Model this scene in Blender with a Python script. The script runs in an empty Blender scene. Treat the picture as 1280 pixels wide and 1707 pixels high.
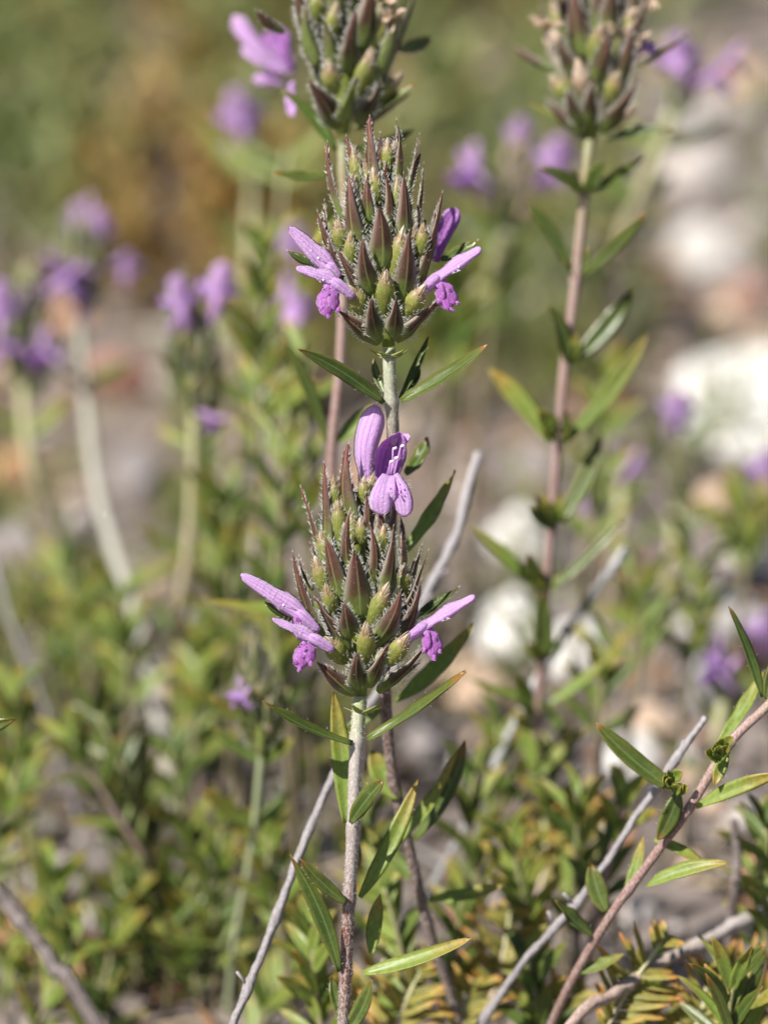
import bpy, math, random
from mathutils import Vector, Matrix, Quaternion, noise
random.seed(11)
RND = random.random
def U(a, b): return a + (b - a) * random.random()

# ------------------------------------------------------------------ camera, sky, sun, exposure  (1 unit = 1 cm)
scn = bpy.context.scene
scn.unit_settings.system = 'METRIC'
scn.unit_settings.scale_length = 0.01
PITCH = math.radians(22.0)
DIST = 35.0
K = 0.00625                                   # cm per photo pixel in the plane of focus
RV = Vector((1, 0, 0)); UV = Vector((0, math.sin(PITCH), math.cos(PITCH))); FV = Vector((0, math.cos(PITCH), -math.sin(PITCH)))
CAM = -FV * DIST
cd = bpy.data.cameras.new('camera'); cam = bpy.data.objects.new('camera', cd); scn.collection.objects.link(cam)
cam.location = CAM; cam.rotation_euler = (math.pi / 2 - PITCH, 0, 0)
cd.sensor_fit = 'VERTICAL'; cd.sensor_height = 36; cd.sensor_width = 36
cd.lens = 18.0 / (1707 / 2 * K / DIST)
cd.clip_start = 0.5; cd.clip_end = 20000
cd.dof.use_dof = True; cd.dof.focus_distance = DIST - 0.25
cd.dof.aperture_fstop = cd.lens * 1e-3 / 1.04   # a 10 mm wide opening
cd.dof.aperture_blades = 7
scn.camera = cam

SUN_EL, SUN_AZ = math.radians(52), math.radians(-124)      # azimuth from +Y, negative = to the left of the view
world = bpy.data.worlds.new('World'); scn.world = world; world.use_nodes = True
wn = world.node_tree.nodes; wl = world.node_tree.links
sky = wn.new('ShaderNodeTexSky'); sky.sky_type = 'NISHITA'; sky.sun_disc = False
sky.sun_elevation = SUN_EL; sky.sun_rotation = SUN_AZ
wl.new(sky.outputs[0], wn['Background'].inputs[0]); wn['Background'].inputs[1].default_value = 0.05
ld = bpy.data.lights.new('sun', 'SUN'); ld.energy = 5.0; ld.angle = math.radians(0.5); ld.color = (1.0, 0.955, 0.89)
sun = bpy.data.objects.new('sun', ld); scn.collection.objects.link(sun)
sd = Vector((math.sin(SUN_AZ) * math.cos(SUN_EL), math.cos(SUN_AZ) * math.cos(SUN_EL), math.sin(SUN_EL)))
sun.rotation_euler = sd.to_track_quat('Z', 'Y').to_euler(); sun.location = sd * 60
scn.view_settings.view_transform = 'Standard'; scn.view_settings.look = 'None'
scn.view_settings.exposure = 0.6; scn.view_settings.gamma = 1
scn.render.engine = 'CYCLES'
scn.cycles.max_bounces = 6; scn.cycles.diffuse_bounces = 3; scn.cycles.glossy_bounces = 2
scn.cycles.transmission_bounces = 4; scn.cycles.transparent_max_bounces = 4
scn.cycles.use_denoising = True
scn.cycles.sample_clamp_indirect = 6

GZ = -8.0                                     # ground level below the point of focus
def P(x, y, D=0.0):
    d = DIST + D
    return CAM + FV * d + (RV * (x - 640) + UV * (853.5 - y)) * (K * d / DIST)
def px(n, D=0.0): return n * K * (DIST + D) / DIST
def hill(x, y):                                # gentle relief of the ground
    v = 0.9 * noise.noise(Vector((x * .045, y * .045, 3.1))) + 0.35 * noise.noise(Vector((x * .16, y * .16, 7.7)))
    return GZ + v * min(1, max(.25, (y + 4) / 25)) + 0.012 * max(0, y - 30)
def ground_at(x, y):                           # where the line of sight through a pixel meets the ground
    r = FV + (RV * (x - 640) + UV * (853.5 - y)) * (K / DIST)
    t = 20.0
    for _ in range(400):
        p = CAM + r * t
        if p.z < hill(p.x, p.y): break
        t += 0.25
    return p, t - DIST

# ------------------------------------------------------------------ materials
def ramp(nt, fac, stops):
    r = nt.nodes.new('ShaderNodeValToRGB'); el = r.color_ramp.elements
    while len(el) < len(stops): el.new(0.5)
    for e, (p, c) in zip(el, stops): e.position = p; e.color = (*c, 1)
    nt.links.new(fac, r.inputs[0]); return r.outputs[0]
def mixc(nt, fac, a, b, mode='MIX'):
    m = nt.nodes.new('ShaderNodeMix'); m.data_type = 'RGBA'; m.blend_type = mode
    for s, v in ((m.inputs[0], fac), (m.inputs[6], a), (m.inputs[7], b)):
        if isinstance(v, (int, float)): s.default_value = v
        elif isinstance(v, tuple): s.default_value = (*v, 1)
        else: nt.links.new(v, s)
    return m.outputs[2]
def math_(nt, op, a, b=0.0, c=0.0, clamp=False):
    m = nt.nodes.new('ShaderNodeMath'); m.operation = op; m.use_clamp = clamp
    for s, v in zip(m.inputs, (a, b, c)):
        if isinstance(v, (int, float)): s.default_value = v
        else: nt.links.new(v, s)
    return m.outputs[0]
def attr(nt, n):
    a = nt.nodes.new('ShaderNodeAttribute'); a.attribute_name = n; return a.outputs['Fac']
def noise_(nt, scale, detail=3, coord=None, rough=.55):
    if coord is None:
        coord = nt.nodes.new('ShaderNodeTexCoord').outputs['Object']
    n = nt.nodes.new('ShaderNodeTexNoise'); n.inputs['Scale'].default_value = scale
    n.inputs['Detail'].default_value = detail; n.inputs['Roughness'].default_value = rough
    nt.links.new(coord, n.inputs['Vector']); return n.outputs['Fac']
def finish(m, nt, col, rough, transl, tcol, bump=None, bstr=.3, bdist=.01, spec=.5, sheen=0, tint=None):
    bs = nt.nodes['Principled BSDF']; out = nt.nodes['Material Output']
    nt.links.new(col, bs.inputs['Base Color'])
    if isinstance(rough, (int, float)): bs.inputs['Roughness'].default_value = rough
    else: nt.links.new(rough, bs.inputs['Roughness'])
    bs.inputs['Specular IOR Level'].default_value = spec
    bs.inputs['Sheen Weight'].default_value = sheen
    if bump is not None:
        b = nt.nodes.new('ShaderNodeBump'); b.inputs['Strength'].default_value = bstr; b.inputs['Distance'].default_value = bdist
        nt.links.new(bump, b.inputs['Height']); nt.links.new(b.outputs[0], bs.inputs['Normal'])
    if transl > 0:
        tr = nt.nodes.new('ShaderNodeBsdfTranslucent')
        t = mixc(nt, 1.0, col, tcol, 'MULTIPLY'); nt.links.new(t, tr.inputs[0])
        ms = nt.nodes.new('ShaderNodeMixShader'); ms.inputs[0].default_value = transl
        nt.links.new(bs.outputs[0], ms.inputs[1]); nt.links.new(tr.outputs[0], ms.inputs[2])
        nt.links.new(ms.outputs[0], out.inputs[0])
    return m
def newmat(name):
    m = bpy.data.materials.new(name); m.use_nodes = True; return m, m.node_tree

def mat_leaf(name, stopsA, stopsB, edge, transl=.35, rough=.42, dots=None, edge_amt=.7, spec=.5, sc=4.0, fuzz=0, tcol=(1.6, 1.7, .9), midrib=.4):
    """colour runs base to tip (attribute t); r picks between two tints of the same tissue; e is the leaf margin"""
    m, nt = newmat(name)
    t = attr(nt, 't'); r = attr(nt, 'r'); e = attr(nt, 'e')
    n1 = noise_(nt, sc, 4)
    tt = math_(nt, 'ADD', t, math_(nt, 'MULTIPLY', math_(nt, 'SUBTRACT', n1, .5), .5), clamp=True)
    c = mixc(nt, r, ramp(nt, tt, stopsA), ramp(nt, tt, stopsB))
    v = math_(nt, 'ADD', math_(nt, 'MULTIPLY', noise_(nt, sc * 5, 4), .9), .55)
    comb = nt.nodes.new('ShaderNodeCombineColor')
    for i in range(3): nt.links.new(v, comb.inputs[i])
    c = mixc(nt, 1.0, c, comb.outputs[0], 'MULTIPLY')
    ee = math_(nt, 'MULTIPLY', math_(nt, 'POWER', e, 3.0), edge_amt)
    c = mixc(nt, ee, c, edge)
    bump = noise_(nt, sc * 14, 3)
    u_ = attr(nt, 'u'); rib_ = math_(nt, 'LESS_THAN', math_(nt, 'ABSOLUTE', math_(nt, 'SUBTRACT', u_, .5)), .045)
    c = mixc(nt, math_(nt, 'MULTIPLY', rib_, midrib), c, (.26, .30, .12))
    sp_ = math_(nt, 'GREATER_THAN', noise_(nt, sc * 2.3, 2), .67)          # dull brown spots and scars
    c = mixc(nt, math_(nt, 'MULTIPLY', sp_, .35), c, (.16, .11, .05))
    if dots:
        vo = nt.nodes.new('ShaderNodeTexVoronoi'); vo.inputs['Scale'].default_value = dots[1]
        nt.links.new(nt.nodes.new('ShaderNodeTexCoord').outputs['Object'], vo.inputs['Vector'])
        d = math_(nt, 'LESS_THAN', vo.outputs['Distance'], dots[2])
        c = mixc(nt, math_(nt, 'MULTIPLY', d, .85), c, dots[0])
        bump = math_(nt, 'ADD', bump, math_(nt, 'MULTIPLY', d, 1.5))
    if fuzz:
        f = noise_(nt, 55, 2, rough=.9)
        c = mixc(nt, math_(nt, 'MULTIPLY', math_(nt, 'GREATER_THAN', f, .56), fuzz), c, (.62, .62, .56))
    return finish(m, nt, c, rough, transl, tcol, bump, .35, .006, spec)

LEAF_HERO = mat_leaf('leaf_green', [(0, (.10, .15, .03)), (.4, (.055, .10, .018)), (.85, (.075, .11, .018)), (.97, (.20, .10, .02))],
                     [(0, (.13, .17, .035)), (.4, (.09, .13, .025)), (.85, (.12, .14, .025)), (.97, (.30, .13, .03))],
                     (.22, .22, .05), .28, .33, ((.28, .33, .10), 26, .10), .8)
LEAF_PALE = mat_leaf('leaf_pale', [(0, (.23, .32, .06)), (.5, (.20, .29, .05)), (.95, (.32, .28, .06))],
                     [(0, (.30, .38, .09)), (.5, (.28, .35, .07)), (.95, (.46, .30, .06))], (.34, .34, .10), .4, .4, None, .6)
LEAF_BACK = mat_leaf('leaf_mid', [(0, (.12, .19, .04)), (.6, (.10, .18, .035)), (1, (.18, .18, .04))],
                     [(0, (.27, .37, .08)), (.6, (.36, .36, .07)), (1, (.50, .32, .08))], (.34, .36, .1), .45, .45, None, .4)
LEAF_GREY = mat_leaf('leaf_far', [(0, (.19, .26, .09)), (.6, (.26, .33, .12)), (1, (.33, .34, .15))],
                     [(0, (.36, .27, .09)), (.6, (.46, .29, .09)), (1, (.52, .30, .10))], (.25, .24, .1), .35, .55, None, .3)
FERN = mat_leaf('leaf_gold', [(0, (0.20, 0.21, 0.040)), (.6, (0.30, 0.28, 0.056)), (1, (0.672, 0.288, 0.072))],
                [(0, (0.320, 0.320, 0.080)), (.6, (0.480, 0.400, 0.096)), (1, (0.720, 0.384, 0.112))], (.5, .3, .1), .4, .45, None, .5)
BRACT = mat_leaf('bract_skin', [(0, (.16, .22, .045)), (.16, (.11, .15, .03)), (.34, (.045, .025, .013)), (1, (.082, .014, .018))],
                 [(0, (.17, .24, .05)), (.22, (.13, .16, .034)), (.44, (.085, .038, .020)), (1, (.165, .034, .036))],
                 (.50, .46, .36), .15, .5, ((.50, .36, .22), 26, .075), .75, .35, sc=3.0, tcol=(1.5, 1.1, .8))
CALYX = mat_leaf('calyx_skin', [(0, (.19, .24, .045)), (.6, (.25, .27, .055)), (.85, (.36, .24, .12)), (1, (.62, .5, .42))],
                 [(0, (.24, .27, .05)), (.6, (.32, .32, .08)), (.85, (.42, .28, .16)), (1, (.7, .62, .54))],
                 (.4, .4, .2), .3, .42, ((.72, .66, .22), 30, .13), .3)
CALYX_PALE = mat_leaf('calyx_dry', [(0, (.22, .24, .10)), (.5, (.45, .36, .26)), (1, (.75, .6, .5))],
                 [(0, (.3, .24, .12)), (.5, (.6, .4, .28)), (1, (.8, .66, .58))], (.6, .5, .4), .3, .6, None, .3)
BRACT_GREEN = mat_leaf('bract_young', [(0, (.22, .28, .08)), (.5, (.16, .20, .05)), (1, (.14, .09, .05))],
                 [(0, (.30, .34, .12)), (.5, (.22, .25, .08)), (1, (.22, .15, .09))], (.34, .36, .2), .3, .5, None, .5)

def mat_petal(name, a, b, dark, transl=.4):
    m, nt = newmat(name)
    t = attr(nt, 't'); e = attr(nt, 'e'); u = attr(nt, 'u')
    n = noise_(nt, 5, 3)
    f = math_(nt, 'ADD', math_(nt, 'MULTIPLY', t, .6), math_(nt, 'MULTIPLY', math_(nt, 'SUBTRACT', n, .3), .6), clamp=True)
    c = mixc(nt, f, a, b)
    # veins run along the petal, across its width coordinate u
    w = math_(nt, 'SINE', math_(nt, 'ADD', math_(nt, 'MULTIPLY', u, 30.0), math_(nt, 'MULTIPLY', n, 4.0)))
    v = math_(nt, 'MULTIPLY', math_(nt, 'MULTIPLY_ADD', w, 2.5, -1.2, clamp=True), .6)
    c = mixc(nt, v, c, dark)
    sp = math_(nt, 'GREATER_THAN', noise_(nt, 38, 2), .63)
    c = mixc(nt, math_(nt, 'MULTIPLY', sp, .35), c, (.86, .74, .9))
    c = mixc(nt, math_(nt, 'MULTIPLY', math_(nt, 'POWER', e, 5.0), .55), c, (.85, .75, .9))
    return finish(m, nt, c, .62, transl, (1.25, .95, 1.25), noise_(nt, 42, 4), .8, .014, .3, .6)
PETAL = mat_petal('petal_lilac', (.58, .35, .66), (.76, .55, .80), (.42, .18, .52))
PETAL_DEEP = mat_petal('petal_violet', (.42, .15, .50), (.58, .27, .66), (.26, .06, .34), .4)
PETAL_SOFT = mat_petal('petal_soft', (.58, .34, .76), (.62, .34, .78), (.46, .2, .62), .5)
PETAL_MAG = mat_petal('petal_magenta', (.62, .30, .68), (.55, .15, .60), (.36, .07, .42), .5)

def mat_hair():
    m, nt = newmat('hair_white')
    c = mixc(nt, attr(nt, 'r'), (.88, .88, .82), (.96, .95, .92))
    return finish(m, nt, c, .3, .5, (1.0, 1.0, 1.0), None, spec=.5)
HAIR = mat_hair()
def mat_simple(name, c1, c2, sc, rough=.8, bstr=.5, bdist=.02, transl=0, spec=.3, stretch=None):
    m, nt = newmat(name)
    tc = nt.nodes.new('ShaderNodeTexCoord').outputs['Object']
    n = noise_(nt, sc, 5, tc); f = math_(nt, 'MULTIPLY_ADD', n, 2.4, -.7, clamp=True)
    c = mixc(nt, f, c1, c2)
    c = mixc(nt, math_(nt, 'MULTIPLY', attr(nt, 'r'), .5), c, c2)
    return finish(m, nt, c, rough, transl, (1, 1, 1), noise_(nt, sc * 4, 4, tc), bstr, bdist, spec)
ANTHER = mat_simple('anther', (.75, .6, .7), (.9, .8, .85), 20)
SPOT = mat_simple('throat_spot', (.24, .03, .32), (.3, .05, .4), 20)

def mat_stem(name, stops, fuzz=.5, fs=(16, 16, 8), lo=.52):
    m, nt = newmat(name)
    t = attr(nt, 't'); n = noise_(nt, 2.5, 4)
    tt = math_(nt, 'ADD', t, math_(nt, 'MULTIPLY', math_(nt, 'SUBTRACT', n, .5), .12), clamp=True)
    c = ramp(nt, tt, stops)
    tc = nt.nodes.new('ShaderNodeTexCoord').outputs['Object']
    mp = nt.nodes.new('ShaderNodeMapping'); mp.inputs['Scale'].default_value = fs; nt.links.new(tc, mp.inputs[0])
    f = noise_(nt, 3.0, 3, mp.outputs[0], .8)
    c = mixc(nt, math_(nt, 'MULTIPLY', math_(nt, 'GREATER_THAN', f, lo), fuzz), c, (.60, .57, .55))
    return finish(m, nt, c, .6, .0, (1, 1, 1), f, .7, .01, .3)
# t: 0 at the root, 1 under the flower head
STEM_A = mat_stem('stem_hero', [(0, (.20, .17, .15)), (.25, (.16, .055, .035)), (.38, (.14, .05, .035)), (.52, (.30, .24, .22)), (.8, (.38, .34, .30)), (.93, (.30, .34, .16)), (1, (.3, .36, .15))])
STEM_B = mat_stem('stem_brown', [(0, (.14, .10, .08)), (.5, (.10, .045, .03)), (.8, (.26, .22, .17)), (.9, (.34, .36, .24)), (1, (.3, .34, .18))], .4)
STEM_C = mat_stem('stem_rose', [(0, (.22, .13, .10)), (.5, (.26, .14, .12)), (.8, (.32, .20, .17)), (.92, (.30, .24, .12)), (1, (.34, .38, .18))], .35)
STEM_D = mat_stem('stem_straw', [(0, (0.504, 0.396, 0.288)), (.4, (0.540, 0.456, 0.288)), (.8, (0.456, 0.456, 0.216)), (1, (0.432, 0.456, 0.240))], .25)
STEM_O = mat_stem('stem_olive', [(0, (.16, .13, .07)), (1, (.24, .25, .09))], .1)
STEM_E = mat_stem('stem_grey', [(0, (0.459, 0.432, 0.392)), (1, (0.405, 0.405, 0.297))], .25)
STEM_F = mat_stem('stem_palegreen', [(0, (.34, .38, .20)), (1, (.34, .42, .2))], .3)
TWIG = mat_stem('twig_grey', [(0, (.22, .20, .20)), (.6, (.24, .22, .23)), (1, (.34, .32, .33))], .22, (10, 10, 3))
TWIG_W = mat_stem('twig_white', [(0, (.05, .05, .05)), (.3, (.5, .5, .5)), (.45, (.06, .06, .06)), (.75, (.12, .12, .12)), (1, (.75, .74, .74))], .2)
TWIG_P = mat_stem('twig_pink', [(0, (.30, .19, .15)), (.6, (.32, .24, .20)), (1, (.42, .40, .39))], .3, (10, 10, 3))
TWIG_D = mat_stem('twig_dark', [(0, (.12, .09, .08)), (1, (.16, .13, .12))], .2, (10, 10, 3))

ROCKM = {
    'bright': mat_simple('rock_bright', (.62, .60, .57), (.84, .82, .79), .5, .85, .6, .06),
    'white': mat_simple('rock_white', (.38, .36, .34), (.66, .63, .60), 1.1, .85, .7, .06),
    'pale': mat_simple('rock_pale', (.40, .35, .32), (.56, .51, .48), 1.6, .9, .8, .08),
    'orange': mat_simple('rock_orange', (.40, .19, .10), (.58, .33, .20), 2.0, .9, .8, .05),
    'peach': mat_simple('rock_peach', (.46, .32, .22), (.62, .47, .36), 2.0, .9, .8, .05),
    'mauve': mat_simple('rock_mauve', (.19, .165, .16), (.30, .27, .265), 1.2, .9, .8, .08),
    'red': mat_simple('rock_red', (.28, .12, .09), (.38, .20, .15), 1.6, .9, .8, .05),
    'brown': mat_simple('rock_brown', (.16, .12, .095), (.27, .21, .17), 1.6, .9, .8, .05),
}

# ------------------------------------------------------------------ mesh builder
WO = {}
class MB:
    def __init__(s): s.v = []; s.f = []; s.m = []; s.t = []; s.r = []; s.e = []; s.u = []
    def add(s, vs, fs, mat=0, t=0.0, r=0.0, e=0.0, u=0.0):
        o = len(s.v); n = len(vs)
        s.v += vs
        for f in fs: s.f.append(tuple(i + o for i in f)); s.m.append(mat)
        s.t += list(t) if hasattr(t, '__len__') else [t] * n
        s.e += list(e) if hasattr(e, '__len__') else [e] * n
        s.u += list(u) if hasattr(u, '__len__') else [u] * n
        s.r += [r] * n
    def build(s, name, mats, parent=None, origin=None, smooth=True):
        if origin is None: origin = s.v[0].copy() if s.v else Vector()
        me = bpy.data.meshes.new(name)
        me.from_pydata([tuple(v - origin) for v in s.v], [], s.f)
        for mt in (mats if isinstance(mats, (list, tuple)) else [mats]): me.materials.append(mt)
        me.polygons.foreach_set('material_index', s.m)
        me.polygons.foreach_set('use_smooth', [smooth] * len(s.f))
        for nm, d in (('t', s.t), ('r', s.r), ('e', s.e), ('u', s.u)):
            a = me.attributes.new(nm, 'FLOAT', 'POINT'); a.data.foreach_set('value', d)
        me.update()
        o = bpy.data.objects.new(name, me); scn.collection.objects.link(o)
        WO[o.name] = origin.copy()
        if parent is not None:
            o.parent = parent; o.location = origin - WO[parent.name]
        else: o.location = origin
        return o
def empty(name, loc, label, cat, group=None):
    o = bpy.data.objects.new(name, None); scn.collection.objects.link(o); o.location = loc; WO[o.name] = Vector(loc)
    o.empty_display_size = .3
    o['label'] = label; o['category'] = cat
    if group: o['group'] = group
    return o
def tag(o, label=None, cat=None, group=None, kind=None):
    for k, v in (('label', label), ('category', cat), ('group', group), ('kind', kind)):
        if v: o[k] = v
    return o

PROF = {
    'leaf': [(0, .28), (.08, .5), (.25, .86), (.45, 1), (.65, .93), (.82, .66), (.93, .34), (1, .05)],
    'blunt': [(0, .25), (.1, .5), (.3, .85), (.6, 1), (.8, .9), (.93, .6), (1, .12)],
    'bract': [(0, .5), (.1, .84), (.24, 1), (.4, .86), (.6, .6), (.8, .33), (.92, .17), (1, .02)],
    'lip': [(0, .62), (.3, .86), (.5, 1), (.72, .82), (.88, .6), (.96, .45), (1, .2)],
    'petal': [(0, .45), (.2, .62), (.45, .86), (.7, 1), (.85, .92), (.95, .62), (1, .2)],
    'tube': [(0, .5), (.3, .7), (.6, .85), (.8, .9), (1, .6)],
    'hood': [(0, .7), (.3, .95), (.6, 1), (.8, .88), (.93, .62), (1, .3)],
    'calyx': [(0, .4), (.15, .72), (.4, .94), (.6, 1), (.8, .74), (.93, .38), (1, .06)],
    'linear': [(0, .5), (.15, .9), (.5, 1), (.8, .8), (1, .05)],
}
def prof(k, s):
    p = PROF[k]
    for (a, x), (b, y) in zip(p, p[1:]):
        if s <= b: return x + (y - x) * (s - a) / (b - a)
    return p[-1][1]
def bez(b, m, t, n):
    return [b * ((1 - s) ** 2) + m * (2 * s * (1 - s)) + t * (s * s) for s in (i / n for i in range(n + 1))]
def frames(pts, N):
    out = []
    for i, p in enumerate(pts):
        T = (pts[min(i + 1, len(pts) - 1)] - pts[max(i - 1, 0)])
        T = T.normalized() if T.length > 1e-9 else Vector((0, 0, 1))
        S = T.cross(N)
        S = S.normalized() if S.length > 1e-6 else T.orthogonal().normalized()
        n = S.cross(T); out.append((p, T, S, n)); N = n
    return out
def blade(mb, pts, w, N, profile='leaf', cup=.25, thick=.1, mat=0, r=0.0, keel=0.0, wave=0, twist=0, t0=0., t1=1.):
    """a leaf, bract or petal with real thickness: ring of 8 points per station. w = full width; N = facing of the upper surface"""
    n = len(pts) - 1; fr = frames(pts, N); vs = []; t = []; e = []; u = []
    for i, (p, T, S, nn) in enumerate(fr):
        s = i / n; h = w * .5 * prof(profile, s); th = w * thick * (.35 + .65 * prof(profile, s))
        if twist:
            q = Quaternion(T, twist * s); S = q @ S; nn = q @ nn
        wv = wave * w * noise.noise(Vector((s * 5 + r * 9, w * 7, 1.3)))
        g = keel * h
        mid_ = g - (th * .3 if keel == 0 else 0)
        for a, b, ee in ((-1, cup * h + wv, 1), (-.55, cup * h * .3 + g * .55 + wv * .5, .35), (-.06, mid_, 0), (.06, mid_, 0), (.55, cup * h * .3 + g * .55 - wv * .5, .35), (1, cup * h - wv, 1)):
            vs.append(p + S * (a * h) + nn * b); e.append(ee); u.append(a * .5 + .5)
        for a, b in ((.55, cup * h * .3 + g * .55 - wv * .5 - th), (0, g - th * 1.25), (-.55, cup * h * .3 + g * .55 + wv * .5 - th)):
            vs.append(p + S * (a * h) + nn * b); e.append(.3 if a else 0); u.append(a * .5 + .5)
        t += [t0 + (t1 - t0) * s] * 9
    fs = [(i * 9 + j, i * 9 + (j + 1) % 9, (i + 1) * 9 + (j + 1) % 9, (i + 1) * 9 + j) for i in range(n) for j in range(9)]
    fs.append(tuple(range(8, -1, -1))); fs.append(tuple(n * 9 + j for j in range(9)))
    mb.add(vs, fs, mat, t, r, e, u)
    return fr
def blade_low(mb, pts, w, N, r=0., mat=0, cup=.25, profile='linear'):
    n = len(pts) - 1; vs = []; t = []; e = []
    for i, (p, T, S, nn) in enumerate(frames(pts, N)):
        s = i / n; h = w * .5 * prof(profile, s)
        vs += [p - S * h + nn * cup * h, p + nn * .02 * w, p + S * h + nn * cup * h, p - nn * h * .35]; t += [s] * 4; e += [.8, 0, .8, 0]
    fs = [(i * 4 + j, i * 4 + (j + 1) % 4, (i + 1) * 4 + (j + 1) % 4, (i + 1) * 4 + j) for i in range(n) for j in range(4)]
    mb.add(vs, fs, mat, t, r, e)
def tube(mb, pts, rad, sides=10, mat=0, t0=0., t1=1., r=0., rib=0, cap=True, flat=1.0, N=None, rough=0.):
    n = len(pts) - 1; vs = []; t = []; u = []
    for i, (p, T, S, nn) in enumerate(frames(pts, N or Vector((.13, -1, .1)))):
        R = rad(i / n) if callable(rad) else rad
        for j in range(sides):
            a = 2 * math.pi * j / sides; k = R * (1 + rib * math.cos(a * 4))
            if rough: k *= 1 + rough * noise.noise(Vector((i * .35, math.cos(a) * 1.3, math.sin(a) * 1.3 + R * 50))) + rough * .6 * noise.noise(Vector((i * 1.7, math.cos(a) * 3, math.sin(a) * 3)))
            vs.append(p + S * (math.cos(a) * k) + nn * (math.sin(a) * k * flat)); u.append(j / sides)
        t += [t0 + (t1 - t0) * i / n] * sides
    fs = [(i * sides + j, i * sides + (j + 1) % sides, (i + 1) * sides + (j + 1) % sides, (i + 1) * sides + j) for i in range(n) for j in range(sides)]
    if cap: fs.append(tuple(range(sides - 1, -1, -1))); fs.append(tuple(n * sides + j for j in range(sides)))
    mb.add(vs, fs, mat, t, r, 0., u)
def hair(mb, p, d, L, w, mat=1, droop=None):
    d = d.normalized(); q = d.orthogonal().normalized(); q2 = d.cross(q)
    dr = (droop if droop is not None else Vector((U(-.3, .3), U(-.3, .3), U(-.3, .3)))) * L * .5
    m = p + d * L * .5; t = p + d * L + dr
    vs = [p + q * w, p - q * w * .5 + q2 * w * .87, p - q * w * .5 - q2 * w * .87,
          m + q * w * .75, m - q * w * .37 + q2 * w * .65, m - q * w * .37 - q2 * w * .65, t]
    fs = [(0, 1, 4, 3), (1, 2, 5, 4), (2, 0, 3, 5), (3, 4, 6), (4, 5, 6), (5, 3, 6)]
    mb.add(vs, fs, mat, .5, RND())
def catmull(pts, k=6):
    out = []; n = len(pts)
    for i in range(n - 1):
        a, b, c, d = pts[max(i - 1, 0)], pts[i], pts[i + 1], pts[min(i + 2, n - 1)]
        for j in range(k):
            s = j / k
            out.append(.5 * ((2 * b) + (c - a) * s + (2 * a - 5 * b + 4 * c - d) * s * s + (3 * b - a - 3 * c + d) * s ** 3))
    out.append(pts[-1]); return out
TOCAM = -FV

# ------------------------------------------------------------------ plant parts
def stem(parent, path, r0, r1, mat, hairs=0, name='stem', nodes=(), sides=12, k=8, hl=.022):
    """path: (x, y, D) from the root upward, radii in photo pixels"""
    pts = catmull([P(*q) for q in path], k); L = len(pts) - 1
    ypx = catmull([Vector((q[0], q[1], q[2])) for q in path], k)
    def rad(s):
        i = max(0, min(L, int(round(s * L))))
        R = px(r0 + (r1 - r0) * i / L, ypx[i].z)
        for nd in nodes: R *= 1 + .28 * math.exp(-((ypx[i].y - nd) / 9.) ** 2)
        return R
    a0 = pts[0]; gap = a0.z - hill(a0.x, a0.y); ext = []
    if gap > .15:                                # runs on down into the soil
        d = (a0 - pts[2]).normalized(); m = a0 + d * gap * .4; g = Vector((m.x + d.x * gap * .3, m.y + .1 * gap, hill(m.x, m.y) - .15))
        ext = bez(a0, m, g, 8)[1:][::-1]
    E_ = len(ext); allp = ext + pts; n_ = len(allp) - 1
    mb = MB(); tube(mb, allp, lambda s: rad((s * n_ - E_) / L), sides, rib=.05, t0=-E_ / max(1, L), t1=1)
    fr = frames(pts, Vector((.13, -1, .1)))
    for _ in range(hairs):
        i = random.randrange(L); s = RND(); p = pts[i].lerp(pts[i + 1], s); a = U(0, 2 * math.pi)
        d = fr[i][2] * math.cos(a) + fr[i][3] * math.sin(a)
        hair(mb, p + d * rad(i / L) * .95, d + fr[i][1] * U(-.6, .5), U(.6, 1.3) * hl, .0018)
    return mb.build(name, [mat, HAIR], parent, pts[0])
def yD(path, y):
    q = sorted(path, key=lambda a: a[1])
    if y <= q[0][1]: return q[0][2]
    for a, b in zip(q, q[1:]):
        if y <= b[1]: return a[2] + (b[2] - a[2]) * (y - a[1]) / max(1e-6, b[1] - a[1])
    return q[-1][2]
def leaf(parent, b, t, w, bend=0, mat=LEAF_HERO, profile='leaf', tilt=(0, 0), cup=.28, r=None, bendD=0, n=14, hairs=0, name='leaf'):
    """b, t = (x, y, D) of base and tip; w px; bend px sideways (positive = to the left of the direction of travel)"""
    B, T = P(*b), P(*t); D = (b[2] + t[2]) / 2
    dx, dy = t[0] - b[0], t[1] - b[1]; l = math.hypot(dx, dy) + 1e-6
    mx, my = (b[0] + t[0]) / 2 + dy / l * bend * 1.6, (b[1] + t[1]) / 2 - dx / l * bend * 1.6
    M = P(mx, my, D + bendD)
    N = (TOCAM * 1.0 + UV * (.55 + tilt[1]) + RV * tilt[0]).normalized()
    mb = MB(); rr = RND() if r is None else r
    fr = blade(mb, bez(B, M, T, n), px(w, D), N, profile, cup, .10, 0, rr, wave=.2, twist=U(-.55, .55))
    for _ in range(hairs):
        i = random.randrange(1, n); s = random.choice((-1, 1)); p, Tn, S, nn = fr[i]
        h = px(w, D) * .5 * prof(profile, i / n)
        hair(mb, p + S * s * h + nn * cup * h, S * s + Tn * U(0, .8), U(.02, .04), .0016)
    return mb.build(name, [mat, HAIR], parent, B)

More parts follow.
